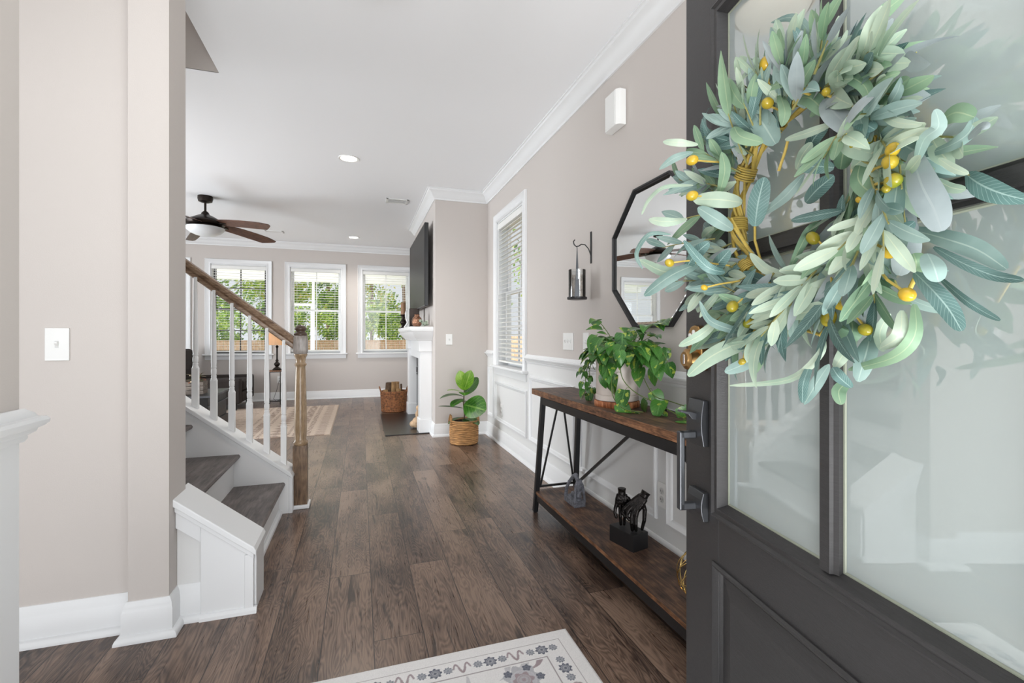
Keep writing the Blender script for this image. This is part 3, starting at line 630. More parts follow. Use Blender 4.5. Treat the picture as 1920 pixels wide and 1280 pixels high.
# keypad deadbolt (keys, round turn piece)
kx = DW-.074
dk = thing('keypad_deadbolt', 'brass keypad deadbolt with round white keys on the dark door edge', 'lock', DL, DA)
kp = MB(); out = [(-.032, 1.035), (.032, 1.035), (.032, 1.115), (.027, 1.132), (.015, 1.143), (0, 1.146), (-.015, 1.143), (-.027, 1.132), (-.032, 1.115)]
kp.prism([(kx+a, z) for a, z in out], 'y', .001, .020); kp.build('body', M['brass'], dk, bevel=.003)
kn = MB(); kn.lathe([(.029, .018), (.029, .026), (.026, .034), (.026, .040), (.020, .044), (.018, .047), (0, .047)], (kx, 0, 1.062), 28, axis='y')
kn.build('turn_piece', M['brass'], dk, smooth=40)
MB().box(kx-.0035, kx+.0035, .045, .0485, 1.050, 1.074).build('keyhole_bar', M['chrome'], dk, bevel=.001)
for a, z in ((-.017, 1.120), (.017, 1.120), (-.021, 1.102), (.021, 1.102), (0, 1.095), (0, 1.128)):
    MB().lathe([(.0065, .019), (.0065, .0225), (.005, .0235), (0, .0235)], (kx+a, 0, z), 12, axis='y').build('key', M['plastic'], dk, smooth=40)
hs = thing('door_handle_set', 'dark satin pull handle with thumb latch below the keypad lock', 'door handle', DL, DA)
def plate(za, zb_, nm):
    p = MB(); p.prism([(.001, za), (.014, za), (.019, (za*3+zb_)/4), (.021, (za+zb_)/2), (.019, (za+3*zb_)/4), (.014, zb_), (.001, zb_)], 'x', kx-.033, kx+.033); p.build(nm, M['steel'], hs, bevel=.0015)
plate(.850, .962, 'upper_plate'); plate(.668, .738, 'lower_plate')
gp = MB(); gp.box(kx-.009, kx+.009, .048, .062, .690, .884); gp.box(kx-.009, kx+.009, .018, .060, .866, .884); gp.box(kx-.009, kx+.009, .018, .060, .690, .708)
gp.build('grip', M['steel'], hs, bevel=.003)
tl = MB(); tl.prism([(.018, .928), (.030, .932), (.058, .936), (.060, .932), (.040, .926), (.030, .914), (.018, .912)], 'x', kx-.010, kx+.010); tl.build('thumb_latch', M['steel'], hs, bevel=.001)

# wreath
wr_ = thing('olive_leaf_wreath', 'large wreath of grey green olive and eucalyptus leaves hanging on the open door', 'wreath', DL, DA)
UX, UN = Vector((math.cos(DA), math.sin(DA), 0)), Vector((-math.sin(DA), math.cos(DA), 0))
def ondoor(px, py, off):                 # point of the door's own frame, `off` in front of its face
    r = at(px, py, 1)-Vector((0, 0, H_CAM)); o = Vector((0, 0, H_CAM))-Vector(DL); k = (off-o.dot(UN))/r.dot(UN); p = o+r*k
    return Vector((p.dot(UX), off, p.z))
rnd = random.Random(11)
M['lf_dusty'] = leaf_mat('dusty_blue_green_leaf', (118, 148, 142), (158, 182, 176), (186, 206, 196), .55, .15, vein=0)
M['lf_pale'] = leaf_mat('pale_sage_leaf', (162, 186, 166), (198, 214, 194), (214, 222, 194), .5, .2, vein=0)
M['lf_teal'] = leaf_mat('dark_teal_veined_leaf', (74, 106, 102), (112, 146, 142), (176, 202, 196), .5, .08)
M['lf_grey'] = leaf_mat('silver_grey_leaf', (142, 154, 156), (174, 186, 188), (166, 176, 176), .6, .12, vein=0)
M['lf_green'] = leaf_mat('mid_green_leaf', (116, 150, 122), (150, 180, 148), (180, 198, 160), .5, .2, vein=0)
M['vine'] = mat('yellow_green_vine', (196, 170, 84), .6, var=.2, vscale=60)
M['olive'] = leaf_mat('olive_fruit_skin', (118, 128, 36), (204, 166, 52), (204, 166, 52), .18, .0, vein=0)
LM = [M['lf_dusty'], M['lf_pale'], M['lf_teal'], M['lf_grey'], M['lf_green']]
WC = ondoor(1490, 372, .035); RR = .158; EN = Vector((0, 1, 0))
def er_(th): return Vector((-math.cos(th), 0, math.sin(th)))       # th as seen from the room: 0 right, 90 up
def ring(th, rr=0, yy=0): return WC+er_(th)*(RR+rr)+EN*yy
vn = MB()
for j in range(9):
    ph = rnd.uniform(0, 6.28); rr = .012; pts = []
    for i in range(65):
        t = 2*PI*i/64; q = ph+t*(3+j % 3); pts.append(WC+er_(t)*(RR+rr*math.cos(q))+EN*rr*math.sin(q))
    vn.tube(pts, .0028+.0010*(j % 2), 6)
vn.build('vine_ring', M['vine'], wr_, smooth=60)
for t0 in (2.55, 3.2, 3.85, 1.9, 4.6, 5.7, .6):
    pts = []; er = er_(t0); et = er_(t0+PI/2)
    for i in range(73): a = 2*PI*i/12; pts.append(WC+er*(RR+.018*math.cos(a))+et*(i/72-.5)*.026+EN*.018*math.sin(a))
    MB().tube(pts, .0021, 5).build('vine_binding', M['vine'], wr_, smooth=60)
lfm = {0: MB(), 1: MB(), 2: MB()}; sprig = MB()
FLOW = [(0, -62), (45, -15), (90, 88), (135, 128), (180, 186), (225, 203), (270, 196), (315, 232), (360, 298)]
def flow(th):
    g = math.degrees(th) % 360
    for (a, p), (b_, q) in zip(FLOW, FLOW[1:]):
        if a <= g <= b_:
            if a == 45: return p+(q-p)*((g-a)/(b_-a))
            return p+(q-p)*(g-a)/(b_-a)
    return 0
for s_i in range(118):
    th = 2*PI*(s_i+rnd.uniform(-.5, .5))/118; g = math.degrees(th) % 360
    bare = 150 < g < 215                     # the side where the vines show
    if bare and rnd.random() < .35: continue
    fa = math.radians(flow(th)+rnd.gauss(0, 24)); d = (er_(fa)+EN*rnd.uniform(-.05, .75)+er_(th)*rnd.uniform(-.1, .5)).normalized()
    p0 = ring(th, rnd.uniform(-.01 if bare else -.03, .045), rnd.uniform(0, .04)); L = rnd.uniform(.05, .12)*(.55 if 15 < g < 100 else 1)
    bend = er_(fa+rnd.uniform(-1, 1))*.4+EN*rnd.uniform(-.3, .3)+Vector((0, 0, -.2)); pts = [p0+d*L*q+bend*L*q*q*.35 for q in (0, .25, .5, .75, 1)]
    sprig.tube(pts, [.0020, .0018, .0016, .0013, .001], 5)
    sm = rnd.random() < (.62 if g > 180 else .45); nl = rnd.randint(6, 9) if sm else rnd.randint(2, 4); hue = rnd.choice([1, 1, 0, 4, 1] if sm else [0, 0, 1, 3, 4, 2])
    for k in range(nl):
        q = (k+.6)/nl; i = min(3, int(q*4)); pp = pts[i].lerp(pts[i+1], q*4-i); dd = (pts[i+1]-pts[i]).normalized()
        sd = dd.cross(EN); sd = sd.normalized() if sd.length > .1 else er_(th); sg = 1 if k % 2 else -1
        ld = (dd*rnd.uniform(.7, 1.2)+sd*sg*rnd.uniform(.2, .7)+EN*rnd.uniform(-.3, .5)).normalized()
        up = (EN+er_(rnd.uniform(0, 6.28))*.5).normalized()
        if sm: LL = rnd.uniform(.046, .074); WW = rnd.uniform(.014, .021); cu = rnd.uniform(-.3, .6); shp = 'blunt'
        else: LL = rnd.uniform(.06, .115)*(.75 if 15 < g < 100 else 1); WW = rnd.uniform(.018, .030); cu = rnd.uniform(-.3, 1.2); shp = 'long'
        lfm[s_i % 3].leaf(pp, ld, up, LL, WW, cu, hue if rnd.random() < .75 else rnd.randint(0, 4), 8, rnd.uniform(.05, .3), shp, rnd.uniform(-.6, .6))
for s_i in range(190):                       # close fill round the ring
    th = rnd.uniform(0, 2*PI); g = math.degrees(th)
    if 150 < g < 215 and rnd.random() < .7: continue
    fa = math.radians(flow(th)+rnd.gauss(0, 35)); ld = er_(fa)+EN*rnd.uniform(-.1, .6)
    lfm[s_i % 3].leaf(ring(th, rnd.uniform(-.03, .06), rnd.uniform(-.005, .035)), ld, EN+er_(rnd.uniform(0, 6.28))*.5, rnd.uniform(.045, .085), rnd.uniform(.015, .025), rnd.uniform(-.2, .9), rnd.choice([0, 1, 2, 3, 4, 2]), 7, .2, rnd.choice(['long', 'blunt']), rnd.uniform(-.5, .5))
def leafline(mb, pts, W, mi, tilt, blunt):   # one large leaf along a smooth line, base first
    f = []
    for i in range(len(pts)-1):
        p0, p1, p2, p3 = pts[max(i-1, 0)], pts[i], pts[i+1], pts[min(i+2, len(pts)-1)]
        for j in range(5): t = j/5; f.append(.5*((2*p1)+(p2-p0)*t+(2*p0-5*p1+4*p2-p3)*t*t+(3*p1-p0-3*p2+p3)*t**3))
    f.append(pts[-1]); n = len(f)-1; vs = []; uv = []; eye = Vector((-.62, .78, 0))
    for i, p in enumerate(f):
        t = i/n; d = (f[min(i+1, n)]-f[max(i-1, 0)]).normalized(); s = d.cross(eye)
        s = s.normalized() if s.length > .05 else Vector((0, 0, 1)); nn = s.cross(d); ti = tilt*(1-.8*t); sd = s*math.cos(ti)+nn*math.sin(ti); nn = sd.cross(d)
        wv = min(1, math.sin(PI*min(1, t*.97+.02))**(.5 if blunt else .75)); hw = W/2*max(.04, wv)
        vs += [p-sd*hw-nn*hw*.15, p, p+sd*hw-nn*hw*.15]; uv += [(0, t), (.5, t), (1, t)]
    mb.add(vs, [q for i in range(n) for q in ((i*3, i*3+1, i*3+4, i*3+3), (i*3+1, i*3+2, i*3+5, i*3+4))], mi, uv)
BIG = [((520,260),(590,110),(645,0),30,2),((585,150),(555,85),(505,55),(445,72),26,0),((520,240),(540,150),(520,85),28,2),((600,200),(595,150),(590,110),32,1),((610,180),(645,120),(660,50),20,1),((620,190),(665,140),(687,95),16,1),
((700,250),(708,210),(705,165),22,4),((530,255),(480,260),(425,285),30,4),((380,350),(385,290),(397,232),34,4),((415,300),(440,270),(500,250),30,2),((640,230),(690,240),(740,270),(760,320),40,4),((700,360),(790,350),(840,300),(860,240),36,0),
((750,290),(800,250),(855,228),30,4),((790,350),(840,385),(922,395),28,1),((780,370),(800,420),(828,478),34,1),((985,380),(1030,355),(1088,370),60,4),((905,510),(930,440),(975,400),(965,345),44,0),((930,490),(1010,460),(1070,420),(1090,370),40,0),
((1060,445),(1110,400),(1135,405),30,3),((975,500),(1020,530),(1070,550),24,1),((960,560),(1010,590),(1060,600),34,1),((890,480),(920,580),(960,660),(985,730),88,3),((830,640),(860,720),(870,800),(850,870),80,3),((745,720),(745,820),(735,900),(735,1000),80,3),
((670,665),(590,680),(510,695),36,2),((680,735),(720,690),(770,640),50,2),((555,640),(590,600),(645,555),50,2),((645,530),(590,525),(535,530),44,2),((665,535),(675,480),(700,415),60,4),((620,310),(650,360),(725,425),70,3),((700,375),(740,390),(775,410),44,2),
((525,310),(570,310),(625,365),50,4),((640,390),(560,420),(490,440),30,1),((560,495),(580,440),(625,395),40,2),((525,535),(545,490),(575,450),34,1),((735,500),(720,560),(750,600),(800,615),56,4),((890,725),(1000,755),(1100,790),(1190,850),60,0),
((960,780),(1050,830),(1150,870),(1245,885),34,2),((900,860),(960,920),(1010,980),(1048,1045),56,2),((970,870),(1050,940),(1110,980),(1170,1012),24,2),((900,960),(900,1060),(830,1130),(690,1168),40,4),((940,800),(960,840),(975,890),60,0),((900,860),(905,830),(895,800),60,4),
((610,1060),(600,1120),(500,1200),(315,1218),22,1),((525,1035),(460,1020),(390,1055),44,4),((440,1060),(330,1090),(250,1130),(183,1187),56,1),((430,1110),(360,1150),(300,1175),40,0),((270,1020),(220,1060),(155,1093),30,1),((220,830),(130,870),(45,933),46,0),
((130,740),(60,740),(20,800),(40,850),20,0),((210,830),(120,860),(30,820),34,1),((200,585),(110,590),(60,630),(37,678),16,1),((180,690),(120,700),(60,693),32,1),((355,640),(280,630),(200,630),50,1),((215,455),(160,450),(105,447),26,1),((200,480),(140,500),(92,535),24,0),
((325,725),(270,690),(215,655),44,0),((395,715),(405,640),(425,560),60,2),((550,550),(490,620),(405,685),34,0),((460,455),(420,390),(380,340),70,0),((700,1010),(700,1050),(650,1080),60,4),((710,1065),(680,1110),(645,1165),40,1),((700,1225),(660,1190),(640,1160),40,2),
((570,1150),(548,1210),(545,1272),30,2),((630,1150),(590,1210),(550,1278),36,0),((760,1060),(745,1120),(720,1205),58,0),((690,1205),(660,1235),(668,1278),40,4),((380,1045),(320,1040),(250,1010),(220,950),26,0),((640,880),(570,920),(490,930),44,1),((560,890),(490,920),(400,960),46,4),
((600,905),(640,860),(690,800),52,1),((480,1000),(560,985),(610,960),44,1),((500,870),(430,850),(380,800),30,1),((430,1000),(350,960),(280,930),36,4),((300,860),(240,840),(170,760),30,2),((280,620),(300,540),(290,480),34,4),((600,700),(560,740),(500,860),30,4),((620,860),(600,800),(660,700),60,3),
((745,850),(690,830),(655,760),46,2),((900,700),(860,730),(830,745),40,2),((250,870),(280,830),(315,790),44,2),((175,850),(210,800),(250,765),40,2),((860,980),(850,1060),(790,1100),40,1),((820,990),(790,1050),(800,1110),34,1),((470,290),(490,350),(480,400),34,4),((330,400),(350,430),(420,450),44,4)]
def offs(px): return .055+max(0, min(.15, (1420-px)/230*.15))+(.012 if px > 1650 else 0)
for k, e in enumerate(BIG):
    W, mi = e[-2], e[-1]; pts = []
    for j, (x, y) in enumerate(e[:-2]):
        px, py = 1181+x/1.685, y/1.685; o_ = offs(px)+(k*37 % 11)*.003-.012+(.012 if j else -.004)
        pts.append(ondoor(px, py, o_))
    c_ = sum(pts, Vector())/len(pts); dd_ = (Vector(DL)+UX*c_.x+UN*c_.y).dot(Vector((math.sin(YAW), math.cos(YAW), 0)))
    leafline(lfm[k % 3], pts, W/1.685*dd_/F_PX, mi, rnd.uniform(-.55, .55), W > 38 or mi in (1, 2))
lfm[0].build('long_leaves', LM, wr_, smooth=60); lfm[1].build('sage_leaves', LM, wr_, smooth=60); lfm[2].build('small_leaves', LM, wr_, smooth=60)
sprig.build('sprig_stems', mat('sprig_stem', (150, 146, 90), .6), wr_)
OL = [(430,202,21),(435,326,19),(197,506,17),(197,618,17),(620,290,14),(578,752,20),(830,473,22),(822,512,25),(832,571,26),(706,462,13),(746,443,22),(125,830,14),(218,824,11),(324,968,19),(376,1020,17),(668,950,30),(628,1004,25),(744,1041,21),(876,930,24),(822,795,24),(355,1143,12),(810,596,14),(540,285,12),(725,630,12),(235,908,10)]
for k, (x, y, r) in enumerate(OL):
    px, py = 1181+x/1.685, y/1.685; p = ondoor(px, py, offs(px)+.022); dd_ = (Vector(DL)+UX*p.x+UN*p.y).dot(Vector((math.sin(YAW), math.cos(YAW), 0))); R_ = r/1.685*dd_/F_PX
    v = p-WC; th = math.atan2(v.z, -v.x); q = ring(th, 0, .02); dr = (p-q).normalized()
    q = p-dr*min((p-q).length, .07)
    rot = (dr+er_(rnd.uniform(0, 6.28))*.6).to_track_quat('Z', 'Y').to_matrix(); ob = MB(); ob.ball(p, R_*.92, 14, 10, (1, 1, 1.22), rot=rot)
    oo = ob.build('olive', M['olive'], wr_, smooth=180)
    MB().tube([q, q.lerp(p, .5)+EN*.006, p-dr*R_*.9], .0018, 5).build('olive_stem', M['vine'], oo)
for pl in (((395,900),(400,820),(360,760),(320,690)),((415,830),(395,760),(395,700),(410,650)),((600,1060),(640,1010),(700,940)),((605,1058),(660,1000),(712,960)),((925,830),(890,900),(865,950)),((430,850),(370,780),(330,720)),((700,430),(725,470),(735,500)),((470,540),(490,480),(500,440)),((520,1035),(560,1045),(605,1058))):
    MB().tube([ondoor(1181+x/1.685, y/1.685, offs(1181+x/1.685)-.012) for x, y in pl], .0026, 6).build('vine_twig', M['vine'], wr_, smooth=60)

# ------------------------------------------------------------------ console table
tbx0, tbx1, ty0, ty1, tz = 1.066, 1.352, .93, 2.85, .775
ct = thing('console_table', 'long narrow console table with rustic brown top and shelf on a black metal frame', 'table', (1.21, 1.89, 0)); CO = Vector((-1.21, -1.89, 0))
def cb(mb, name, m_, **kw): o = mb.build(name, m_, ct, **kw); o.location = CO; return o
tp = MB().box(tbx0, tbx1, ty0, ty1, tz-.036, tz); t_o = cb(tp, 'tabletop', [M['tablewood'], M['tableedge']], bevel=.0015)
for p in t_o.data.polygons:
    if abs(p.normal.z) < .5: p.material_index = 1
sh = MB().box(1.050, 1.345, 1.02, 2.76, .122, .140); s_o = cb(sh, 'shelf', [M['tablewood'], M['tableedge']], bevel=.001)
for p in s_o.data.polygons:
    if abs(p.normal.z) < .5: p.material_index = 1
ff = MB()
for x in (1.078, 1.322): ff.box(x-.012, x+.012, 1.10, 2.685, tz-.080, tz-.037)
for y in (1.10, 2.665): ff.box(1.078, 1.322, y-.01, y+.01, tz-.075, tz-.037)
for x in (1.058, 1.336): ff.box(x-.005, x+.012 if x < 1.2 else x+.005, 1.03, 2.75, .080, .1215)
cb(ff, 'frame_rails', M['black'])
for sgn in (1, -1):
    yt, yb_ = 1.89+sgn*.790, 1.89+sgn*.868
    for xt_, xb_ in ((1.080, 1.056), (1.322, 1.336)):
        l = MB(); l.bar((xt_, yt, tz-.037), (xb_, yb_, .006), .030, .026, (1, 0, 0)); lo = cb(l, 'leg', M['black'], bevel=.0015)
        f = MB().lathe([(.012, 0), (.012, .008), (.008, .010)], (xb_, yb_, 0), 10); fo = f.build('levelling_foot', M['black'], lo)
    l = MB(); ytm, ybm = 1.89+sgn*.793, 1.89+sgn*.855
    l.bar((1.19, ytm, tz-.045), (1.085, ybm, .165), .010, .010, (1, 0, 0)); l.bar((1.21, ytm, tz-.045), (1.318, ybm, .165), .010, .010, (1, 0, 0)); l.bar((1.065, ybm+.0, .165), (1.330, ybm, .165), .012, .012, (0, 1, 0))
    cb(l, 'end_brace', M['black'])
    l = MB(); l.bar((1.333, 1.89+sgn*.80, .19), (1.325, 1.89+sgn*.03, tz-.045), .010, .016, (1, 0, 0)); cb(l, 'back_brace', M['black'])

# octagonal mirror
mr = thing('octagonal_mirror', 'black framed octagonal mirror on the right wall above the console table', 'mirror', (XR, 1.969, 1.523))
def octv(r, x): return [(x, r/math.cos(PI/8)*math.cos(PI/8+k*PI/4), r/math.cos(PI/8)*math.sin(PI/8+k*PI/4)) for k in range(8)]
fm = MB(); rows = [octv(.363, -.001), octv(.363, -.026), octv(.359, -.028), octv(.353, -.028), octv(.351, -.024), octv(.351, -.001)]
fm.add([p for r in rows for p in r], [(i*8+k, i*8+(k+1) % 8, ((i+1) % 6)*8+(k+1) % 8, ((i+1) % 6)*8+k) for i in range(6) for k in range(8)])
fm.build('frame', M['black'], mr)
gl = MB(); rows = [octv(.3515, -.010), octv(.334, -.014)]
gl.add([p for r in rows for p in r], [(k, (k+1) % 8, 8+(k+1) % 8, 8+k) for k in range(8)]+[tuple(8+k for k in range(8))]); gl.build('mirror_glass', M['mirror'], mr)

# sconce
sy, sxc = 2.627, 1.285
so = thing('candle_sconce', 'black iron wall hook holding a hanging glass candle cylinder by the window', 'sconce', (XR, sy, 1.68)); SC = Vector((-XR, -sy, -1.68))
def sb2(mb, name, m_, **kw): o = mb.build(name, m_, so, **kw); o.location = SC; return o
sb2(MB().box(XR-.006, XR-.001, sy-.008, sy+.008, 1.575, 1.775), 'wall_bar', M['black'], bevel=.001)
hk = [(XR-.004, sy, 1.625), (XR-.020, sy, 1.665), (XR-.045, sy, 1.690), (XR-.070, sy, 1.692), (sxc+.012, sy, 1.680), (sxc-.004, sy, 1.674), (sxc-.020, sy, 1.686), (sxc-.026, sy, 1.704), (sxc-.016, sy, 1.717)]
sb2(MB().tube(hk, .0035, 8), 'hook', M['black'], smooth=60)
sp_ = MB(); n_ = 10
for sg in (-1, 1):
    vs = []; fs = []
    for i in range(n_+1):
        t = i/n_; z = 1.683-t*(1.683-1.355); off = sg*(.060*math.sin(min(1, t*1.05)*PI/2)**1.3); wd = .0016+.0135*t
        for q in (-wd, wd):
            for dx in (-.0012, .0012): vs.append((sxc+.43*(off+dx)+.90*q, sy+.90*(off+dx)-.43*q, z))
    for i in range(n_):
        for a, b_ in ((0, 1), (1, 3), (3, 2), (2, 0)): fs.append((i*4+a, i*4+b_, (i+1)*4+b_, (i+1)*4+a))
    sp_.add(vs, fs)
sb2(sp_, 'strap', M['steel'], smooth=40)
sb2(MB().lathe([(0, 1.345), (.060, 1.345), (.062, 1.348), (.062, 1.360), (.058, 1.360), (.058, 1.352), (0, 1.352)], (sxc, sy, 0), 32), 'dish', M['black'], smooth=40)
sb2(MB().lathe([(.053, 1.353), (.053, 1.530), (.0515, 1.530), (.0515, 1.353)], (sxc, sy, 0), 32), 'glass_cylinder', M['jar'], smooth=40)
M['speckle'] = mat('speckled_candle', (176, 164, 154), .8, bump=.8, bscale=90, var=.5, vscale=60)
sb2(MB().lathe([(0, 1.353), (.040, 1.353), (.040, 1.49), (.036, 1.497), (0, 1.494)], (sxc, sy, 0), 24), 'candle', M['speckle'], smooth=50)

# door chime, switches, outlets
ch = thing('door_chime', 'white plastic door chime box high on the right wall', 'chime', (XR, 2.30, 2.375))
MB().prism([(0, -.095), (-.062, -.095), (-.066, -.085), (-.066, .085), (-.060, .095), (0, .095)], 'y', -.078, .060)
c1 = MB(); c1.prism([(-.001, -.078), (-.040, -.078), (-.058, -.060), (-.058, .052), (-.040, .074), (-.001, .074)], 'z', -.098, .098); c1.build('cover', M['plastic'], ch, bevel=.004)
MB().box(-.0595, -.0575, -.050, .045, -.09, .09).build('grille', M['plastic'], ch, bevel=.0008)
def switch(loc, rz, n, label):
    r = thing('light_switch', label, 'light switch', loc, rz, None); w_ = .072+.046*(n-1)
    MB().box(-w_/2, w_/2, -.0065, -.0005, -.060, .060).build('plate', M['plastic'], r, bevel=.002)
    for k in range(n):
        x = (k-(n-1)/2)*.046
        t = MB(); t.prism([(-.006, -.008), (-.016, .004), (-.016, .010), (-.006, .008)], 'x', x-.005, x+.005); t.build('toggle', M['plastic'], r, bevel=.0008)
        MB().box(x-.0055, x+.0055, -.0075, -.006, -.0125, .0125).build('toggle_slot', mat('plate_shadow_line', (205, 205, 203), .5) if 'slot' not in M else M['slot'], r)
M['slot'] = mat('toggle_slot', (212, 212, 210), .5)
switch((XR, 2.965, 1.079), -PI/2, 3, 'triple white switch plate on the right wall between window and plant')
switch((XR, 2.697, 1.079), -PI/2, 1, 'single white switch plate half behind the leaves of the potted pothos')
switch((.941, YC, 1.078), 0, 1, 'single white switch on the chimney wall above the fig plant')
switch((-1.058, YS, 1.088), 0, 1, 'single white switch on the near left wall beside the column')
def outlet(loc, rz, label):
    r = thing('outlet', label, 'outlet', loc, rz); MB().box(-.036, .036, -.0065, -.0005, -.060, .060).build('plate', M['plastic'], r, bevel=.002)
    for z in (-.02, .02):
        s = MB().lathe([(.0165, -.0085), (.0165, -.006)], (0, 0, z), 20, axis='y', sy=1); so_ = s.build('socket', M['slot'], r)
        sl = MB(); sl.box(-.0065, -.0045, -.0091, -.0084, z-.004, z+.006); sl.box(.0045, .0065, -.0091, -.0084, z-.004, z+.006); sl.lathe([(.002, -.0091), (.002, -.0084)], (0, 0, z-.009), 8, axis='y'); sl.build('slot', M['black'], so_)
outlet((XR, 1.90, .352), -PI/2, 'white outlet on the wainscot behind the console table near the door handle')
outlet((XR, 4.58, .353), -PI/2, 'white outlet inside the wainscot panel under the right window')
outlet((-1.33, YB, .36), 0, 'white outlet on the back wall behind the small lamp table')

# ------------------------------------------------------------------ things on the console table
M['stone'] = mat('pale_ceramic', (214, 203, 195), .4, bump=.02, bscale=30)
M['bark'] = wood('tree_slice_bark', (96, 48, 24), (176, 104, 62), (220, 160, 116), 'z', 2.5, .6, 1, .5)
M['pothos'] = leaf_mat('pothos_leaf', (38, 84, 34), (74, 128, 52), (110, 156, 84), .28, .15, (168, 184, 74), 7)
M['stemg'] = mat('green_stem', (98, 118, 58), .5)
M['stemb'] = mat('brown_stem', (84, 70, 48), .6)
M['soil'] = mat('dark_potting_soil', (38, 30, 26), .95, bump=.8, bscale=60)
pc = Vector((1.205, 2.02, 0))
sl = MB(); rr = random.Random(3); n_ = 40
prof = [1+.03*math.sin(3*2*PI*k/n_+1)+.02*math.sin(7*2*PI*k/n_) for k in range(n_)]
vs = [(.110*prof[k]*f*math.cos(2*PI*k/n_), .110*prof[k]*f*math.sin(2*PI*k/n_), z) for f, z in ((.985, 0), (1, .004), (1, .024), (.97, .028)) for k in range(n_)]
sl.add(vs, [(i*n_+k, i*n_+(k+1) % n_, (i+1)*n_+(k+1) % n_, (i+1)*n_+k) for i in range(3) for k in range(n_)]+[tuple(range(n_-1, -1, -1)), tuple(3*n_+k for k in range(n_))])
o = sl.build('wood_slice', M['bark'], smooth=40, loc=(pc.x, pc.y, tz)); tag(o, 'round slice of reddish tree trunk under the pale pot on the console table', 'wood slice')
pz = tz+.0285
pt = thing('potted_pothos', 'trailing green pothos in a tall pale ceramic pot on the console table', 'potted plant', (pc.x, pc.y, pz))
MB().lathe([(0, .0), (.100, 0), (.105, .004), (.105, .026), (.101, .030), (0, .030)], n=48).build('saucer', M['stone'], pt, smooth=40)
MB().lathe([(0, .0305), (.099, .0305), (.1015, .035), (.1015, .222), (.099, .226), (.094, .224), (.093, .20), (0, .20)], n=48).build('pot', M['stone'], pt, smooth=40)
MB().lathe([(0, .209), (.05, .211), (.0925, .203)], n=24).build('soil', M['soil'], pt)
pf = MB(); pv = MB(); rp = random.Random(21)
lp = lambda p: Vector(p)-Vector((pc.x, pc.y, pz))
def pleaf(p, d, L, up=(0, 0, 1), mb=pf): mb.leaf(p, d, up, L, L*rp.uniform(.62, .74), rp.uniform(.3, 1.0), 0, 9, rp.uniform(.12, .3), 'heart', rp.uniform(-.3, .3))
for k in range(125):
    a = rp.uniform(0, 2*PI); r0 = rp.uniform(.01, .075); e = rp.uniform(.1, 1.3)
    base_ = Vector((r0*math.cos(a), r0*math.sin(a), .205)); out = Vector((math.cos(a), math.sin(a), 0))
    sa = -math.sin(a); Ls = rp.uniform(.03, .12)*(1+1.0*max(0, sa) if sa > 0 else .9); tip = base_+out*Ls*math.cos(e)*1.15+Vector((0, -.02, Ls*min(1, math.sin(e))*.85/(1+.5*max(0, sa))+.018))
    tip.x = min(tip.x, .125)
    pv.tube([base_, base_.lerp(tip, .5)+Vector((0, 0, .015)), tip], [.0018, .0016, .0012], 5)
    dv = out*rp.uniform(.4, 1)+Vector((rp.uniform(-.6, .2), rp.uniform(-.6, .4), rp.uniform(-1.1, .3)))
    if tip.x > .07: dv.x = -abs(dv.x)
    pleaf(tip, dv, rp.uniform(.062, .098), Vector((0, 0, 1))+out*.3)
def trail(pts, nl, LL=(.05, .085), hang=1):
    pts = [Vector(p) for p in pts]
    f = []                                          # catmull-rom smoothing
    for i in range(len(pts)-1):
        p0, p1, p2, p3 = pts[max(i-1, 0)], pts[i], pts[i+1], pts[min(i+2, len(pts)-1)]
        for j in range(6):
            t = j/6; f.append(.5*((2*p1)+(p2-p0)*t+(2*p0-5*p1+4*p2-p3)*t*t+(3*p1-p0-3*p2+p3)*t**3))
    f.append(pts[-1]); pv.tube(f, .0021, 6)
    for k in range(nl):
        q = (k+.7)/nl*(len(f)-1); i = min(int(q), len(f)-2); p = f[i]; d = (f[i+1]-f[i]).normalized(); a = rp.uniform(0, 6.28)
        sd = Vector((math.cos(a), math.sin(a), -.35*hang)); pl = sd*rp.uniform(.012, .03); pl.x = min(pl.x, .01)
        pv.tube([p, p+pl*.6+Vector((0, 0, .006)), p+pl], .0011, 4)
        dd = sd*.8+d*.7+Vector((-.35, rp.uniform(-.3, .3), -.5*hang)); pleaf(p+pl, dd, rp.uniform(*LL), Vector((-.5, -.3, .8)))
# cascade on the far side of the pot, a long one over the near side and across the table
trail([(-.03, .085, .20), (-.06, .14, .20), (-.075, .185, .12), (-.07, .20, .04), (-.08, .215, -.018)], 15, (.035, .055))
trail([(.0, .09, .20), (-.03, .15, .21), (-.05, .19, .14), (-.05, .19, .05), (-.03, .20, -.015)], 14, (.035, .055))
trail([(.02, .08, .20), (.01, .13, .17), (.0, .16, .08), (.0, .16, .0)], 9, (.03, .045))
trail([(-.05, .07, .20), (-.08, .12, .19), (-.10, .16, .15), (-.11, .19, .13)], 6, (.035, .05))
trail([(-.05, -.07, .20), (-.08, -.105, .19), (-.10, -.12, .10), (-.10, -.14, .03), (-.08, -.20, -.012), (-.03, -.27, -.018)], 4, (.085, .115))
trail([(-.03, -.08, .205), (-.06, -.125, .20), (-.06, -.15, .12), (-.02, -.19, .06), (.03, -.28, .02), (.04, -.38, -.005), (.03, -.47, -.018)], 6, (.085, .115))
trail([(.03, -.08, .205), (.03, -.13, .22), (.03, -.17, .14), (.05, -.23, .05), (.06, -.33, .035), (.05, -.44, .03)], 5, (.08, .11))
trail([(-.07, -.03, .20), (-.115, -.05, .19), (-.12, -.075, .12)], 3, (.09, .11))
trail([(.0, -.085, .205), (-.01, -.15, .25), (.02, -.23, .24), (.03, -.29, .17)], 8, (.07, .10))
trail([(.03, -.085, .205), (.03, -.17, .28), (.05, -.26, .27), (.06, -.32, .20)], 8, (.07, .10))
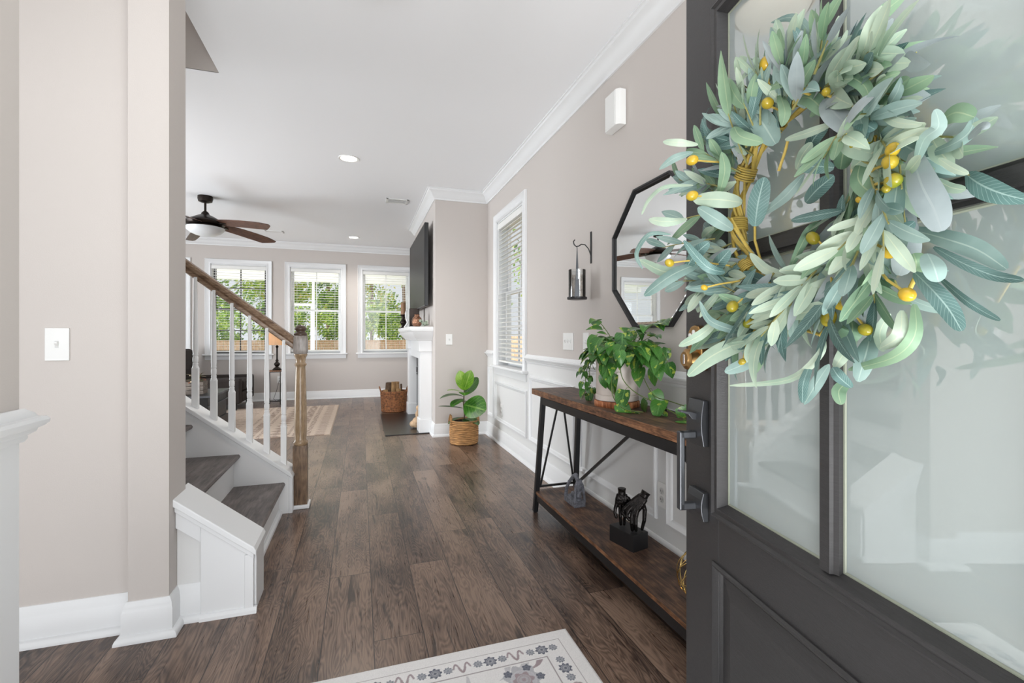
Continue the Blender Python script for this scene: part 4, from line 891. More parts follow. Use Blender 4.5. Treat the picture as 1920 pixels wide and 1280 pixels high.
trail([(.02, .05, .205), (.02, .09, .30), (.0, .13, .36), (-.02, .16, .40)], 6, (.06, .09), .2)
trail([(.04, -.05, .205), (.05, -.14, .32), (.06, -.22, .37), (.06, -.28, .38)], 6, (.07, .10), .2)
for m_ in (pf, pv):
    for i, v in enumerate(m_.v):
        if v[0]+pc.x > 1.06 and v[2] < -.0270: m_.v[i] = (v[0], v[1], -.0270+.0006*(i % 3))
        if v[0]+pc.x > XR-.045: m_.v[i] = (XR-.045-pc.x, v[1], m_.v[i][2])
pf.build('foliage', M['pothos'], pt, smooth=60); pv.build('vine', M['stemg'], pt, smooth=60)

# sculpture of two hands walking on a black block
def hand(name, wrist, palm0, palm1, width_dir, fingers, thumb, parent, m_, wr=.0175, pr=1):
    mb = MB(); wd = Vector(width_dir).normalized(); wrist, palm0, palm1 = map(Vector, (wrist, palm0, palm1))
    nrm = (palm1-wrist).cross(wd).normalized()
    mb.tube([wrist, wrist.lerp(palm0, .5), palm0], [wr*1.15, wr*1.0, wr*1.1], 14)
    for k in range(7): s = (k-3)/3; mb.tube([palm0+wd*s*.013, palm0.lerp(palm1, .55)+wd*s*.019, palm1+wd*s*.0225], [.0120, .0125, .0105], 12)
    for k in range(4):                      # metacarpals fan out into four knuckles
        s = (k-1.5)/1.5; kn = palm1+wd*s*.0225
        mb.tube([palm0+wd*s*.008, palm0.lerp(kn, .5)+wd*s*.001, kn], [.0125, .0118, .0098], 12)
        pts = [kn]+[Vector(p) for p in fingers[k]]
        rs = [q*pr for q in (.0098, .0086, .0078, .0066)][:len(pts)]; mb.tube(pts, rs, 10)
        for p, r in zip(pts, rs): mb.ball(p, r*1.02, 10, 8)
    pts = [palm0.lerp(palm1, .15)+wd*(-.006 if thumb[0] else .006)]+[Vector(p) for p in thumb[1]]; rs = [q*pr for q in (.0115, .0095, .0080, .0064)][:len(pts)]
    mb.tube(pts, rs, 10)
    for p, r in zip(pts, rs): mb.ball(p, r*1.02, 10, 8)
    o = mb.build(name, m_, parent, smooth=180)
    r = o.modifiers.new('remesh', 'REMESH'); r.mode = 'VOXEL'; r.voxel_size = .0013; r.use_smooth_shade = True
    s = o.modifiers.new('smooth', 'SMOOTH'); s.factor = .5; s.iterations = 4
    return o
M['handmetal'] = mat('blackened_polished_bronze', (38, 35, 34), .24, .85, bump=.25, bscale=120, var=.5, vscale=60)
zs = .1405
# block footprint corners measured on the shelf
A, B_ = Vector((1.169, 1.818, 0)), Vector((1.134, 1.968, 0)); ex = (B_-A).normalized(); ey = Vector((ex.y, -ex.x, 0))
hsn = thing('hand_sculpture', 'black block with two dark bronze hands walking on their fingertips, on the lower shelf', 'sculpture', (A.x, A.y, zs), math.atan2(ex.y, ex.x))
# local: x runs away along the block (0...154 mm), -y... local y is left of x; block lies at y in [-0.094, 0]
MB().box(0, .154, -.094, 0, 0, .076).build('block', M['black'], hsn, bevel=.0012)
zt_ = .077
# far hand: upright, back of the hand to the camera, standing on index and middle finger
hand('far_hand', (.118, -.045, .252), (.118, -.045, .222), (.116, -.043, .180), (.68, .72, 0),
     [[(.098, -.068, .155), (.096, -.068, .138), (.100, -.060, .128)],
      [(.106, -.052, .150), (.104, -.050, .120), (.106, -.048, .0835)],
      [(.118, -.034, .150), (.114, -.032, .120), (.114, -.034, .0835)],
      [(.134, -.018, .155), (.130, -.012, .135), (.124, -.014, .118)]],
     (True, [(.096, -.066, .205), (.084, -.072, .188), (.074, -.068, .172)]), hsn, M['handmetal'])
# near hand: wrist high at the wall side, sloping down, fingertips on the near end
hand('near_hand', (.020, -.104, .252), (.026, -.090, .228), (.052, -.052, .178), (.74, .375, .58),
     [[(.034, -.050, .136), (.028, -.044, .110), (.028, -.046, .0835)],
      [(.046, -.036, .146), (.040, -.030, .115), (.040, -.034, .0835)],
      [(.066, -.030, .158), (.062, -.022, .140), (.052, -.026, .128)],
      [(.082, -.024, .168), (.084, -.018, .150), (.074, -.020, .136)]],
     (False, [(.016, -.090, .172), (.012, -.082, .126), (.018, -.074, .0855)]), hsn, M['handmetal'], .0195, 1.12)

# grey arching figure sculpture
M['pewter'] = mat('rough_pewter_casting', (118, 120, 128), .55, .35, bump=1, bscale=90, var=.3, vscale=60)
A, B_ = Vector((1.155, 2.393, 0)), Vector((1.157, 2.539, 0))
gs = thing('arched_figure_sculpture', 'small rough grey sculpture of bent figures on the lower shelf by the far leg', 'sculpture', (1.155, 2.393, zs), 0)
g = MB(); g.box(0, .070, 0, .145, 0, .034)
def arc(pts, r): 
    r = [q*1.3 for q in r]; g.tube(pts, r, 10)
    for p, q in zip(pts, r if isinstance(r, list) else [r]*len(pts)): g.ball(p, q*1.15, 8, 6)
arc([(.006, .008, .030), (.008, .010, .075), (.014, .014, .120), (.030, .020, .146), (.046, .022, .142), (.058, .018, .118), (.064, .012, .070), (.066, .008, .032)], [.007, .0065, .0065, .008, .008, .0065, .006, .007])
arc([(.008, .136, .030), (.010, .128, .078), (.016, .104, .120), (.028, .074, .158), (.034, .056, .166), (.036, .036, .148)], [.008, .0075, .0075, .0085, .011, .009])
arc([(.036, .022, .140), (.034, .022, .112), (.036, .020, .085), (.034, .018, .060)], [.011, .0155, .012, .013])
arc([(.034, .024, .060), (.034, .030, .036)], [.014, .016])
arc([(.030, .10, .034), (.032, .085, .055), (.034, .06, .06)], [.010, .010, .009])
go = g.build('casting', M['pewter'], gs, smooth=180); r = go.modifiers.new('remesh', 'REMESH'); r.mode = 'VOXEL'; r.voxel_size = .0018; r.use_smooth_shade = True
s_ = go.modifiers.new('smooth', 'SMOOTH'); s_.factor = .5; s_.iterations = 2

# gold wire ball
gb = MB(); gc = Vector((0, 0, .1005)); rb = random.Random(4)
for k in range(9):
    ax = Vector((rb.gauss(0, 1), rb.gauss(0, 1), rb.gauss(0, .6))).normalized(); u = ax.orthogonal().normalized(); v = ax.cross(u)
    R_ = .0985; gb.tube([gc+(u*math.cos(t)+v*math.sin(t))*R_ for t in [2*PI*i/40 for i in range(41)]], .0016, 6, caps=False)
go = gb.build('wire_ball', M['gold'], smooth=60, loc=(1.20, 1.396, .1405)); tag(go, 'gold wire orb on the lower shelf, peeking out from behind the open door', 'ornament')

# cord and plug adapter behind the pot
cbm = MB().box(-.02, .02, -.025, .025, 0, .035)
ad = thing('power_adapter', 'small black adapter with a cord on the tabletop behind the pothos vines', 'adapter', (1.30, 1.80, tz+.0005))
cbm.build('body', M['black'], ad, bevel=.006)
MB().tube([(0, .02, .03), (-.02, .05, .05), (-.05, .02, .06), (-.06, -.04, .04), (-.02, -.09, .02), (.03, -.12, .004)], .0022, 6).build('cord', M['black'], ad, smooth=60)

# ------------------------------------------------------------------ fiddle leaf fig in a basket
M['seagrass'] = mat('seagrass_weave', (176, 132, 84), .7, bump=1.0, bscale=30, var=.45, vscale=16, stretch=(1, 1, 5))
M['wicker'] = mat('chunky_brown_wicker', (132, 84, 48), .6, bump=1.0, bscale=45, var=.65, vscale=38)
fx, fy = 1.028, 4.766
fg = thing('potted_fig', 'small fiddle leaf fig in a woven seagrass basket in the corner by the chimney', 'potted plant', (fx, fy, 0))
pr = [(0, .002), (.138, .002)]
for i in range(13): z = .006+i*.0185; pr += [(.143+.004*math.sin(i/12*PI), z), (.150+.004*math.sin(i/12*PI), z+.009), (.144+.004*math.sin(i/12*PI), z+.0180)]
pr += [(.138, .246), (.134, .20), (0, .20)]
MB().lathe(pr, n=40).build('basket', M['seagrass'], fg, smooth=60)
hd = MB()
for sg in (-1, 1):
    for k in range(3):
        d_ = .006*(k-1); hd.tube([(sg*(.146+d_), -.055, .20), (sg*(.144+d_), -.045, .26), (sg*(.138+d_), -.005, .298+d_), (sg*(.138+d_), .015, .296+d_), (sg*(.144+d_), .045, .255), (sg*(.147+d_), .055, .20)], .005, 6)
h1 = hd.build('handles', M['seagrass'], fg, smooth=60)
MB().lathe([(0, .21), (.12, .21), (.122, .225), (.118, .225), (.116, .213)], n=24).build('inner_pot', M['black'], fg)
M['fig'] = leaf_mat('fig_leaf', (40, 90, 28), (74, 132, 40), (150, 190, 96), .3, .2, None, 6)
M['figy'] = leaf_mat('young_fig_leaf', (96, 152, 34), (146, 190, 60), (190, 214, 110), .3, .3, None, 6)
M['figd'] = leaf_mat('dark_fig_leaf', (40, 76, 32), (66, 104, 46), (112, 140, 84), .35, .1, None, 6)  # darker, duller green leaf tone
MB().tube([(0, 0, .205), (.006, 0, .30), (-.004, .004, .40), (.0, 0, .50), (.004, 0, .57)], [.009, .008, .007, .006, .004], 8).build('trunk', M['stemb'], fg, smooth=60)
ff_ = MB()
rt = Vector((math.cos(YAW), -math.sin(YAW), 0)); tc_ = Vector((-fx, -fy, 0)).normalized()     # sideways and towards the room
def fleaf(z, side, near, up_, L, W, mi, curl=.5, nrm=None, tw=0):
    d = rt*side+tc_*near+Vector((0, 0, up_)); ff_.leaf((0, 0, z), d, nrm or (tc_*.8+Vector((0, 0, .6))), L*1.12, W*1.15, curl, mi, 10, .12, 'blunt', tw)
fleaf(.40, .80, .55, -.10, .24, .23, 0, .2, tc_+Vector((0, 0, .5)))
fleaf(.55, -.18, .25, .80, .19, .11, 1, .3, tc_)
fleaf(.55, .28, .25, .80, .20, .11, 1, .3, tc_)
fleaf(.52, -.75, .35, .45, .17, .09, 1, .6, Vector((0, 0, 1)))
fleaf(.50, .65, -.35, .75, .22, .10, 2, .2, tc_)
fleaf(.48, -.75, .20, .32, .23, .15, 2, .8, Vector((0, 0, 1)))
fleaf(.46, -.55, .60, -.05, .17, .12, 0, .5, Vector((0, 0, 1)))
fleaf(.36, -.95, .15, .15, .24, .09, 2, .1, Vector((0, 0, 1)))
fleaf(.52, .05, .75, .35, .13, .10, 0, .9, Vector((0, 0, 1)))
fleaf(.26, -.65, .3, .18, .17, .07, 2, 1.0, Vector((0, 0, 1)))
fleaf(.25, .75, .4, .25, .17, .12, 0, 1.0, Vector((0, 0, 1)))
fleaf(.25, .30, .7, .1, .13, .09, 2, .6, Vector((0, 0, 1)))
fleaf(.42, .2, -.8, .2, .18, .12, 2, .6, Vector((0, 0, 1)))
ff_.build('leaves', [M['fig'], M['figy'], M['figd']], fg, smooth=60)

# ------------------------------------------------------------------ log basket by the hearth
lb = thing('log_basket', 'dark woven basket beside the hearth, filled with firewood', 'basket', (.47, 7.09, 0))
pr = [(0, .002), (.165, .002)]
for i in range(14): z = .006+i*.0215; pr += [(.170+i*.0012, z), (.178+i*.0012, z+.010), (.171+i*.0012, z+.021)]
pr += [(.172, .306), (.168, .25), (0, .06)]
MB().lathe(pr, n=40, sx=1.03, sy=.92).build('basket', M['wicker'], lb, smooth=60)
hm = MB()
for sg in (-1, 1):
    hm.tube([(sg*.178, -.06, .27), (sg*.195, -.055, .33), (sg*.205, -.02, .365), (sg*.205, .02, .365), (sg*.195, .055, .33), (sg*.178, .06, .27)], .010, 8)
hm.build('handles', M['wicker'], lb, smooth=60)
M['log'] = mat('split_firewood', (158, 124, 84), .85, bump=1, bscale=30, var=.4, vscale=14, stretch=(6, 6, 1)); M['logd'] = mat('dark_bark_firewood', (78, 60, 44), .9, bump=1, bscale=40, var=.5, vscale=20)
rl_ = random.Random(8)
logs = [(-.095, -.02, .10, .43, .052, 1), (-.02, -.05, .03, .44, .035, 0), (.055, -.03, -.05, .40, .034, 0), (-.05, .06, .12, .41, .04, 1), (.04, .07, .02, .43, .04, 0), (.115, .02, -.02, .40, .016, 1), (-.10, -.07, -.1, .33, .032, 0), (.09, -.07, -.1, .34, .030, 0)]
for i, (x, y, tl, top, r, dk) in enumerate(logs):
    k = rl_.randint(5, 7); ph = rl_.uniform(0, 6); L = top-.08
    vs = []
    for z, s in ((0, .94), (L*.3, 1.02), (L*.7, .98), (L, 1.0)):
        for q in range(k): a = ph+2*PI*q/k; rq = r*(1+.22*math.sin(q*2.3+i)); vs.append((rq*math.cos(a)*s+tl*z, rq*math.sin(a)*s, z))
    m_ = MB(); m_.add(vs, [(j*k+q, j*k+(q+1) % k, (j+1)*k+(q+1) % k, (j+1)*k+q) for j in range(3) for q in range(k)]+[tuple(range(k-1, -1, -1)), tuple(3*k+q for q in range(k))])
    o = m_.build('firewood_log', M['logd'] if dk else M['log'], loc=(.47+x, 7.09+y, .08))
    tag(o, ['dark barked thick log at the left of the log basket', 'pale split log at the middle front of the basket', 'tan split log right of the middle in the basket', 'dark log at the back left of the basket', 'tan log at the back of the basket', 'thin dark stick at the right of the log basket', 'short pale log at the front left of the basket', 'short tan log at the front right of the basket'][i], 'log', 'firewood in the log basket')
# driftwood pieces leaning by the near pilaster
dw = MB()
for (x, y, z, r, sc_) in ((0, 0, .065, .055, (1, 1, 1.2)), (.02, .05, .15, .03, (1, .9, 1.7)), (-.03, .03, .045, .042, (1.2, 1.4, 1))): dw.ball((x, y, z), r, 10, 8, sc_)
dw.ball((.035, .075, .225), .036, 10, 8)
o = dw.build('driftwood', mat('pale_driftwood', (196, 166, 134), .85, bump=.8, bscale=40, var=.2, vscale=20), smooth=180, loc=(.64, 5.66, .012))
r_ = o.modifiers.new('remesh', 'REMESH'); r_.mode = 'VOXEL'; r_.voxel_size = .006; r_.use_smooth_shade = True
tag(o, 'pale knobbly driftwood piece on the hearth behind the near pilaster', 'driftwood')

# ------------------------------------------------------------------ mantel decorations
zm_ = 1.2225
ca = thing('candlestick', 'turned dark brown candlestick with a tall tan candle at the far end of the mantel', 'candlestick', (.575, 6.72, zm_))
MB().lathe([(0, 0), (.055, 0), (.058, .012), (.045, .022), (.026, .032), (.022, .045), (.040, .065), (.048, .085), (.040, .105), (.024, .122), (.020, .135), (.030, .150), (.024, .165), (.034, .178), (.042, .190), (.040, .196), (0, .196)], n=24).build('stick', M['bronze'], ca, smooth=60)
MB().lathe([(0, .196), (.034, .196), (.034, .36), (.030, .366), (0, .364)], n=24).build('candle', mat('tan_wax', (150, 116, 88), .6), ca, smooth=50)
wf_ = thing('carved_white_ornament', 'slim white carved ornament between the candlestick and the copper vase', 'ornament', (.585, 6.30, zm_))
MB().tube([(-.03, 0, .006), (-.02, .0, .02), (.01, 0, .06), (.008, 0, .09), (-.012, 0, .14), (-.018, 0, .19), (-.008, 0, .235)], [.014, .012, .014, .011, .009, .008, .005], 10).build('curved_body', M['trim'], wf_, smooth=60)
MB().box(-.035, .035, -.03, .03, 0, .008).build('foot', M['trim'], wf_, bevel=.002)
bx = MB().box(-.06, .06, -.05, .05, 0, .245); o = bx.build('dark_wooden_plaque', M['bronze'], bevel=.004, loc=(.655, 6.05, zm_)); tag(o, 'dark upright plaque behind the copper vase under the television', 'plaque')
cv_ = thing('copper_vase', 'round mottled copper vase with a narrow neck on the mantel', 'vase', (.640, 5.62, zm_))
M['copper'] = mat('hammered_copper', (158, 118, 96), .28, 1, bump=1, bscale=70, var=.5, vscale=60)
MB().lathe([(0, 0), (.030, 0), (.034, .004), (.052, .022), (.061, .052), (.060, .082), (.050, .108), (.034, .126), (.029, .134), (.031, .145), (.036, .150), (.033, .150), (.026, .138), (.0, .12)], n=32).build('body', M['copper'], cv_, smooth=60)
eu = thing('eucalyptus_sprigs', 'sprigs of round grey green eucalyptus leaves lying at the near end of the mantel', 'sprigs', (.70, 5.36, zm_))
ef = MB(); es = MB(); re = random.Random(5)
for k in range(7):
    a = re.uniform(0, 6.28); d = Vector((math.cos(a)*.8, math.sin(a), re.uniform(.1, .9))); d.normalize(); L = re.uniform(.05, .10)
    if d.x > .3: d.x *= .4
    p1 = d*L; es.tube([(0, 0, .008), p1*.5+Vector((0, 0, .01)), p1+Vector((0, 0, .004))], .0018, 5)
    for j in range(5):
        q = (j+1)/5; p = p1*q+Vector((0, 0, .01)); dd = Vector((re.uniform(-1, .6), re.uniform(-1, 1), re.uniform(-.1, .9)))
        ef.leaf(p, dd, Vector((-.3, -.8, .6)), re.uniform(.028, .042), re.uniform(.026, .034), .4, 0, 6, .1, 'blunt')
    pass
ef.build('leaves', leaf_mat('eucalyptus_leaf', (128, 142, 126), (176, 186, 168), (190, 200, 180), .6, .15, None, 0), eu, smooth=60); es.build('stems', M['stemb'], eu)

# ------------------------------------------------------------------ living room furniture
M['fabric'] = mat('dark_brown_upholstery', (42, 34, 31), .9, bump=.4, bscale=200, var=.15, vscale=6)
ac = thing('armchair', 'low dark brown upholstered armchair behind the balusters', 'armchair', (-2.15, 8.22, .0105))
MB().box(-.42, .46, -.33, .33, .10, .27).build('seat_base', M['fabric'], ac, bevel=.03, seg=4)
MB().box(-.34, .48, -.33, .33, .272, .44).build('seat_cushion', M['fabric'], ac, bevel=.05, seg=4)
bk = MB().prism([(-.50, .10), (-.28, .10), (-.32, .60), (-.40, .90), (-.54, .90), (-.56, .60)], 'y', -.36, .44); bk.build('backrest', M['fabric'], ac, bevel=.05, seg=4)
for sg in (-1, 1):
    ar = MB(); y0 = sg*.40
    ar.prism([(y0-.075, .10), (y0+.075, .10), (y0+.080, .38), (y0+.085, .44), (y0+.05, .475), (y0-.05, .475), (y0-.085, .44), (y0-.080, .38)], 'x', -.44, .46); ar.build('armrest', M['fabric'], ac, bevel=.02, seg=3)
for x, y in ((.38, -.40), (.38, .40), (-.40, -.40), (-.40, .40)): MB().lathe([(.022, 0), (.034, .10)], (x, y, 0), 12).build('foot', M['black'], ac)
M['ctblack'] = mat('black_satin_lacquer', (12, 12, 13), .4)
ctb = thing('coffee_table', 'low black coffee table with a glass edge strip behind the balusters', 'coffee table', (-2.1, 6.35, .0))
MB().box(-.52, .52, -.42, .42, .425, .45).build('tabletop', M['ctblack'], ctb, bevel=.003)
ed = MB(); ed.box(-.525, .525, -.425, -.42, .43, .452); ed.box(.52, .526, -.42, .425, .43, .452); ed.box(.485, .500, -.40, .40, .325, .333); ed.build('edge_strip', M['steel'], ctb)
MB().box(-.48, .48, -.38, .38, .14, .424).build('cabinet_body', M['ctblack'], ctb, bevel=.004)
MB().box(-.50, .50, -.40, .40, .012, .138).build('plinth', M['black'], ctb, bevel=.004)
cr = thing('flower_crate', 'weathered grey wooden crate on the black coffee table', 'crate', (-1.80, 6.22, .4525))
cm_ = MB(); M['grey'] = wood('weathered_crate_wood', (84, 76, 70), (120, 110, 102), (150, 140, 130), 'x', 3, .8)
for z in (.0, .048, .096):
    cm_.box(-.09, .09, -.085, -.075, z, z+.042); cm_.box(-.09, .09, .075, .085, z, z+.042); cm_.box(-.09, -.08, -.075, .075, z, z+.042); cm_.box(.08, .09, -.075, .075, z, z+.042)
cm_.box(-.08, .08, -.075, .075, .0, .012); cm_.build('crate_boards', M['grey'], cr)
fo = MB(); rf = random.Random(9)
for k in range(60):
    a = rf.uniform(0, 6.28); e = rf.uniform(.2, 1.5); d = Vector((math.cos(a)*math.cos(e), math.sin(a)*math.cos(e), math.sin(e))); p = Vector((0, 0, .13))+Vector((d.x*.06, d.y*.06, d.z*rf.uniform(.02, .13)))
    fo.leaf(p, d+Vector((rf.uniform(-.5, .5), rf.uniform(-.5, .5), 0)), (0, 0, 1), rf.uniform(.03, .06), rf.uniform(.014, .028), .8, rf.choice([0, 0, 1, 2]), 5, .2, 'blunt')
fo.build('dried_flowers', [mat('dry_green_leaf', (96, 98, 58), .8), mat('cream_petals', (222, 206, 176), .8), mat('rust_petals', (150, 90, 58), .8)], cr)
gd = MB()
for k in range(10): gd.ball((.038*math.cos(2*PI*k/10), .038*math.sin(2*PI*k/10), .034), .020, 8, 6, (1, 1, 1.6))
gd.ball((0, 0, .034), .035, 10, 8); o = gd.build('yellow_gourd', mat('yellow_gourd_skin', (176, 146, 52), .5), smooth=180, loc=(-2.02, 6.12, .4525))
tag(o, 'small yellow gourd on the coffee table beside the crate', 'gourd')
# lamp table, lamp
lt = thing('lamp_table', 'slim square side table with black metal legs and a brown top by the back wall', 'side table', (-1.33, 8.42, 0))
MB().box(-.105, .105, -.105, .105, .538, .556).build('tabletop', M['tableedge'], lt, bevel=.002)
for x in (-.092, .092):
    for y in (-.092, .092): MB().box(x-.006, x+.006, y-.006, y+.006, 0, .538).build('leg', M['black'], lt)
lr = MB()
for x in (-.092, .092): lr.box(x-.005, x+.005, -.087, .087, .05, .06); lr.box(x-.005, x+.005, -.087, .087, .526, .536)
for y in (-.092, .092): lr.box(-.087, .087, y-.005, y+.005, .05, .06); lr.box(-.087, .087, y-.005, y+.005, .526, .536)
lr.build('stretcher', M['black'], lt)
la = thing('table_lamp', 'lit table lamp with a turned dark bronze base and cream shade', 'lamp', (-1.30, 8.42, .5565))
MB().lathe([(0, 0), (.068, 0), (.070, .014), (.058, .020), (.055, .032), (.030, .045), (.022, .058), (.036, .075), (.046, .095), (.040, .115), (.024, .128), (.018, .140), (.026, .152), (.018, .170), (.013, .185), (.012, .36), (.018, .37), (.026, .385), (.012, .395), (.008, .43), (0, .43)], n=24).build('base', M['bronze'], la, smooth=50)
M['shade'], nt, b = newmat('cream_lamp_shade'); b.inputs['Base Color'].default_value = srgb(236, 216, 186); b.inputs['Roughness'].default_value = .8
tr = nt.nodes.new('ShaderNodeBsdfTranslucent'); tr.inputs[0].default_value = srgb(240, 206, 160); mx = nt.nodes.new('ShaderNodeMixShader'); mx.inputs[0].default_value = .55
nt.links.new(b.outputs[0], mx.inputs[1]); nt.links.new(tr.outputs[0], mx.inputs[2]); nt.links.new(mx.outputs[0], nt.nodes['Material Output'].inputs[0])
MB().lathe([(.150, .41), (.105, .67), (.1035, .67), (.1485, .41)], n=32).build('lamp_shade', M['shade'], la, smooth=50)
MB().lathe([(.004, .43), (.004, .70), (.010, .71), (.012, .722), (.006, .735), (0, .738)], n=12).build('finial', M['bronze'], la, smooth=60)
MB().lathe([(0, .45), (.02, .455), (.028, .48), (.024, .51), (0, .53)], n=14).build('bulb', M['glow'], la, smooth=80)
light('table_lamp_bulb', 'POINT', (-1.30, 8.42, .5565+.49), 7, (1, .78, .52), .035)
cdm = MB().tube([(-1.33, 8.855, .345), (-1.33, 8.80, .33), (-1.36, 8.76, .18), (-1.40, 8.72, .05), (-1.36, 8.70, .012), (-1.28, 8.70, .03), (-1.22, 8.62, .12), (-1.232, 8.54, .30), (-1.238, 8.535, .54), (-1.25, 8.47, .566)], .0035, 6)
cdo = cdm.build('power_cord', M['black'], la, smooth=60); cdo.location = (1.30, -8.42, -.5565)

# ------------------------------------------------------------------ rugs (pattern as colour of the pile)
def rug(name, x0, x1, y0, y1, th_, nx_, ny_, colour, label, bevel):
    xs = np.linspace(x0, x1, nx_); ys = np.linspace(y0, y1, ny_); X, Y = np.meshgrid(xs, ys)
    col = np.clip(colour(X-x0, Y-y0, x1-x0, y1-y0), 0, 1)
    n = nx_*ny_; v = np.zeros((n, 3)); v[:, 0] = X.ravel(); v[:, 1] = Y.ravel(); v[:, 2] = th_
    d = np.minimum.reduce([X-x0, x1-X, Y-y0, y1-Y]).ravel(); v[:, 2] = th_-np.maximum(0, bevel-d)*.6
    i = np.arange(n).reshape(ny_, nx_); q = np.stack([i[:-1, :-1], i[:-1, 1:], i[1:, 1:], i[1:, :-1]], -1).reshape(-1, 4)
    bd = np.concatenate([i[0, :], i[1:, -1], i[-1, -2::-1], i[-2:0:-1, 0]]); nb = len(bd)
    vb = v[bd].copy(); vb[:, 2] = .0005; v = np.vstack([v, vb]); k = np.arange(nb); skirt = np.stack([bd, n+k, n+(k+1) % nb, bd[(k+1) % nb]], -1)
    q = np.vstack([q, skirt]); me = bpy.data.meshes.new(name); me.from_pydata(v.tolist(), [], q.tolist()); me.update()
    ca_ = me.color_attributes.new('Col', 'FLOAT_COLOR', 'POINT'); c = np.ones((len(v), 4)); c[:n, :3] = col.reshape(-1, 3); c[n:, :3] = col.reshape(-1, 3)[bd]
    c[:, :3] = np.where(c[:, :3] <= .04045, c[:, :3]/12.92, ((c[:, :3]+.055)/1.055)**2.4); ca_.data.foreach_set('color', c.ravel().astype(np.float32))
    me.polygons.foreach_set('use_smooth', [True]*len(me.polygons)); me.materials.append(attr_mat(name+'_pile'))
    o = bpy.data.objects.new(name, me); C.objects.link(o); return tag(o, label, 'rug')
def lerp(c, m_, k): return c*(1-m_[..., None])+np.array(k)[None, None, :]/255*m_[..., None]
rs_ = np.random.RandomState(2)
def noise(X, Y, f, seed=0):
    r_ = np.random.RandomState(seed); s = np.zeros_like(X)
    for k in range(14): a = r_.uniform(0, 6.28); s += np.sin((X*np.cos(a)+Y*np.sin(a))*f*r_.uniform(.6, 1.5)+r_.uniform(0, 6.28))
    return s/14**.5/1.4
def entry(X, Y, W, H):
    c = np.ones(X.shape+(3,))*np.array([240, 238, 237])/255
    d = np.minimum.reduce([X, W-X, Y, H-Y])
    line = lambda p, w_=.0018: (np.abs(d-p) < w_).astype(float)
    c = lerp(c, line(.052)*.75, (150, 140, 142)); c = lerp(c, line(.128)*.75, (150, 140, 142))
    def flower(c, cx, cy, r, np_, k1, k2):
        dx, dy = X-cx, Y-cy; rr_ = np.hypot(dx, dy); th_ = np.arctan2(dy, dx); R_ = r*(1+.16*np.cos(np_*th_))
        m_ = (rr_ < R_); c = lerp(c, m_*1., k1); m2 = (rr_ < r*.72)*(.5+.5*(np.cos(rr_*2*PI/(r*.36)) > 0)); c = lerp(c, m2*.8, k2); return lerp(c, (rr_ < r*.2)*1., k1)
    dark, mid, lite, mauve = (104, 107, 120), (132, 136, 146), (190, 190, 194), (168, 152, 156)
    def band(c, s0, s1, pos):
        s = s0
        k = 0
        while s < s1:
            cx, cy = pos(s, .090)
            if k % 5 == 1: c = flower(c, cx, cy, .021, 8, dark, lite)
            elif k % 5 in (0, 2): c = flower(c, cx, cy, .0145, 9, mid, lite)
            else:
                for q in np.linspace(-1.4, 1.4, 30):
                    px, py = pos(s+(.012 if k % 5 == 3 else -.004)+q*.014, .090+.020*math.sin(q*2.2)*(1 if k % 5 == 3 else -1))
                    c = lerp(c, (np.hypot(X-px, Y-py) < .0036)*.8, mauve)
            s += .043 if k % 5 in (0, 1) else .034; k += 1
        return c
    c = band(c, .09, W-.10, lambda s, o_: (W-s, H-o_)); c = band(c, .155, H-.06, lambda s, o_: (W-o_, H-s)); c = band(c, .155, H-.06, lambda s, o_: (o_, H-s))
    # field: vines, leaves and big blossoms
    inn = (d > .133).astype(float); r2 = np.random.RandomState(5)
    f = c.copy()
    for k in range(26):
        x, y = r2.uniform(.15, W-.15), r2.uniform(.15, H-.15); a = r2.uniform(0, 6.28); kc = [mauve, mid, lite, (206, 204, 206)][r2.randint(4)]
        for q in np.linspace(0, 1, 34):
            a += r2.uniform(-.02, .20); x += math.cos(a)*.006; y += math.sin(a)*.006; rr_ = .003+.011*math.sin(q*PI)**2
            f = lerp(f, (np.hypot(X-x, Y-y) < rr_)*.85, kc)
    for x in np.arange(W-.24, .1, -.30):
        for y in np.arange(H-.205, .1, -.26):
            f = flower(f, x, y, .060, 7, lite, (206, 204, 208)); f = flower(f, x, y, .032, 6, mauve, lite)
            for a in (0, 1.1, 2.4, 3.9, 5.1): f = flower(f, x+.058*math.cos(a), y+.055*math.sin(a), .014, 5, dark, mid)
    c = c*(1-inn[..., None])+f*inn[..., None]
    return c+rs_.normal(0, .012, X.shape)[..., None]
rug('entry_rug', -.478, .742, .845, 1.618, .009, 560, 356, entry, 'cream entry rug with grey floral border in the foreground by the front door', .008)
def living(X, Y, W, H):
    c = np.ones(X.shape+(3,))*np.array([198, 180, 164])/255
    u = W-X                                       # distance from the hall side
    n = noise(X, Y, 70, 1); n2 = noise(X, Y, 160, 2)
    for a, b_, kind in ((.05, .17, 0), (.22, .27, 1), (.30, .40, 2), (.43, .46, 1), (.50, .66, 3), (.72, .76, 1), (.79, .88, 2), (.92, .95, 1)):
        m_ = ((u > a) & (u < b_)).astype(float)
        if kind == 0: p = ((np.abs((Y*14 % 1)-.5) > .36) & (np.abs((u-(a+b_)/2)) < .045)) | (np.abs(np.abs((Y*14 % 1)-.5)-(u-a)*3.2) < .05)
        elif kind == 1: p = n2 > -.1
        elif kind == 2: p = (n+n2*.6) > -.25
        else: p = ((np.abs((Y*6 % 1)-.5)*.16+.0) > np.abs(u-(a+b_)/2)) & (n2 > -.6)
        c = lerp(c, m_*p*.55, (120, 100, 90))
    m_ = (u > 1.05).astype(float); p = (np.abs(((Y*9+np.abs((u*3.1 % 1)-.5)*1.2) % 1)-.5) < .10) & (n > -.5)
    c = lerp(c, m_*p*.6, (112, 96, 86)); return c+rs_.normal(0, .02, X.shape)[..., None]
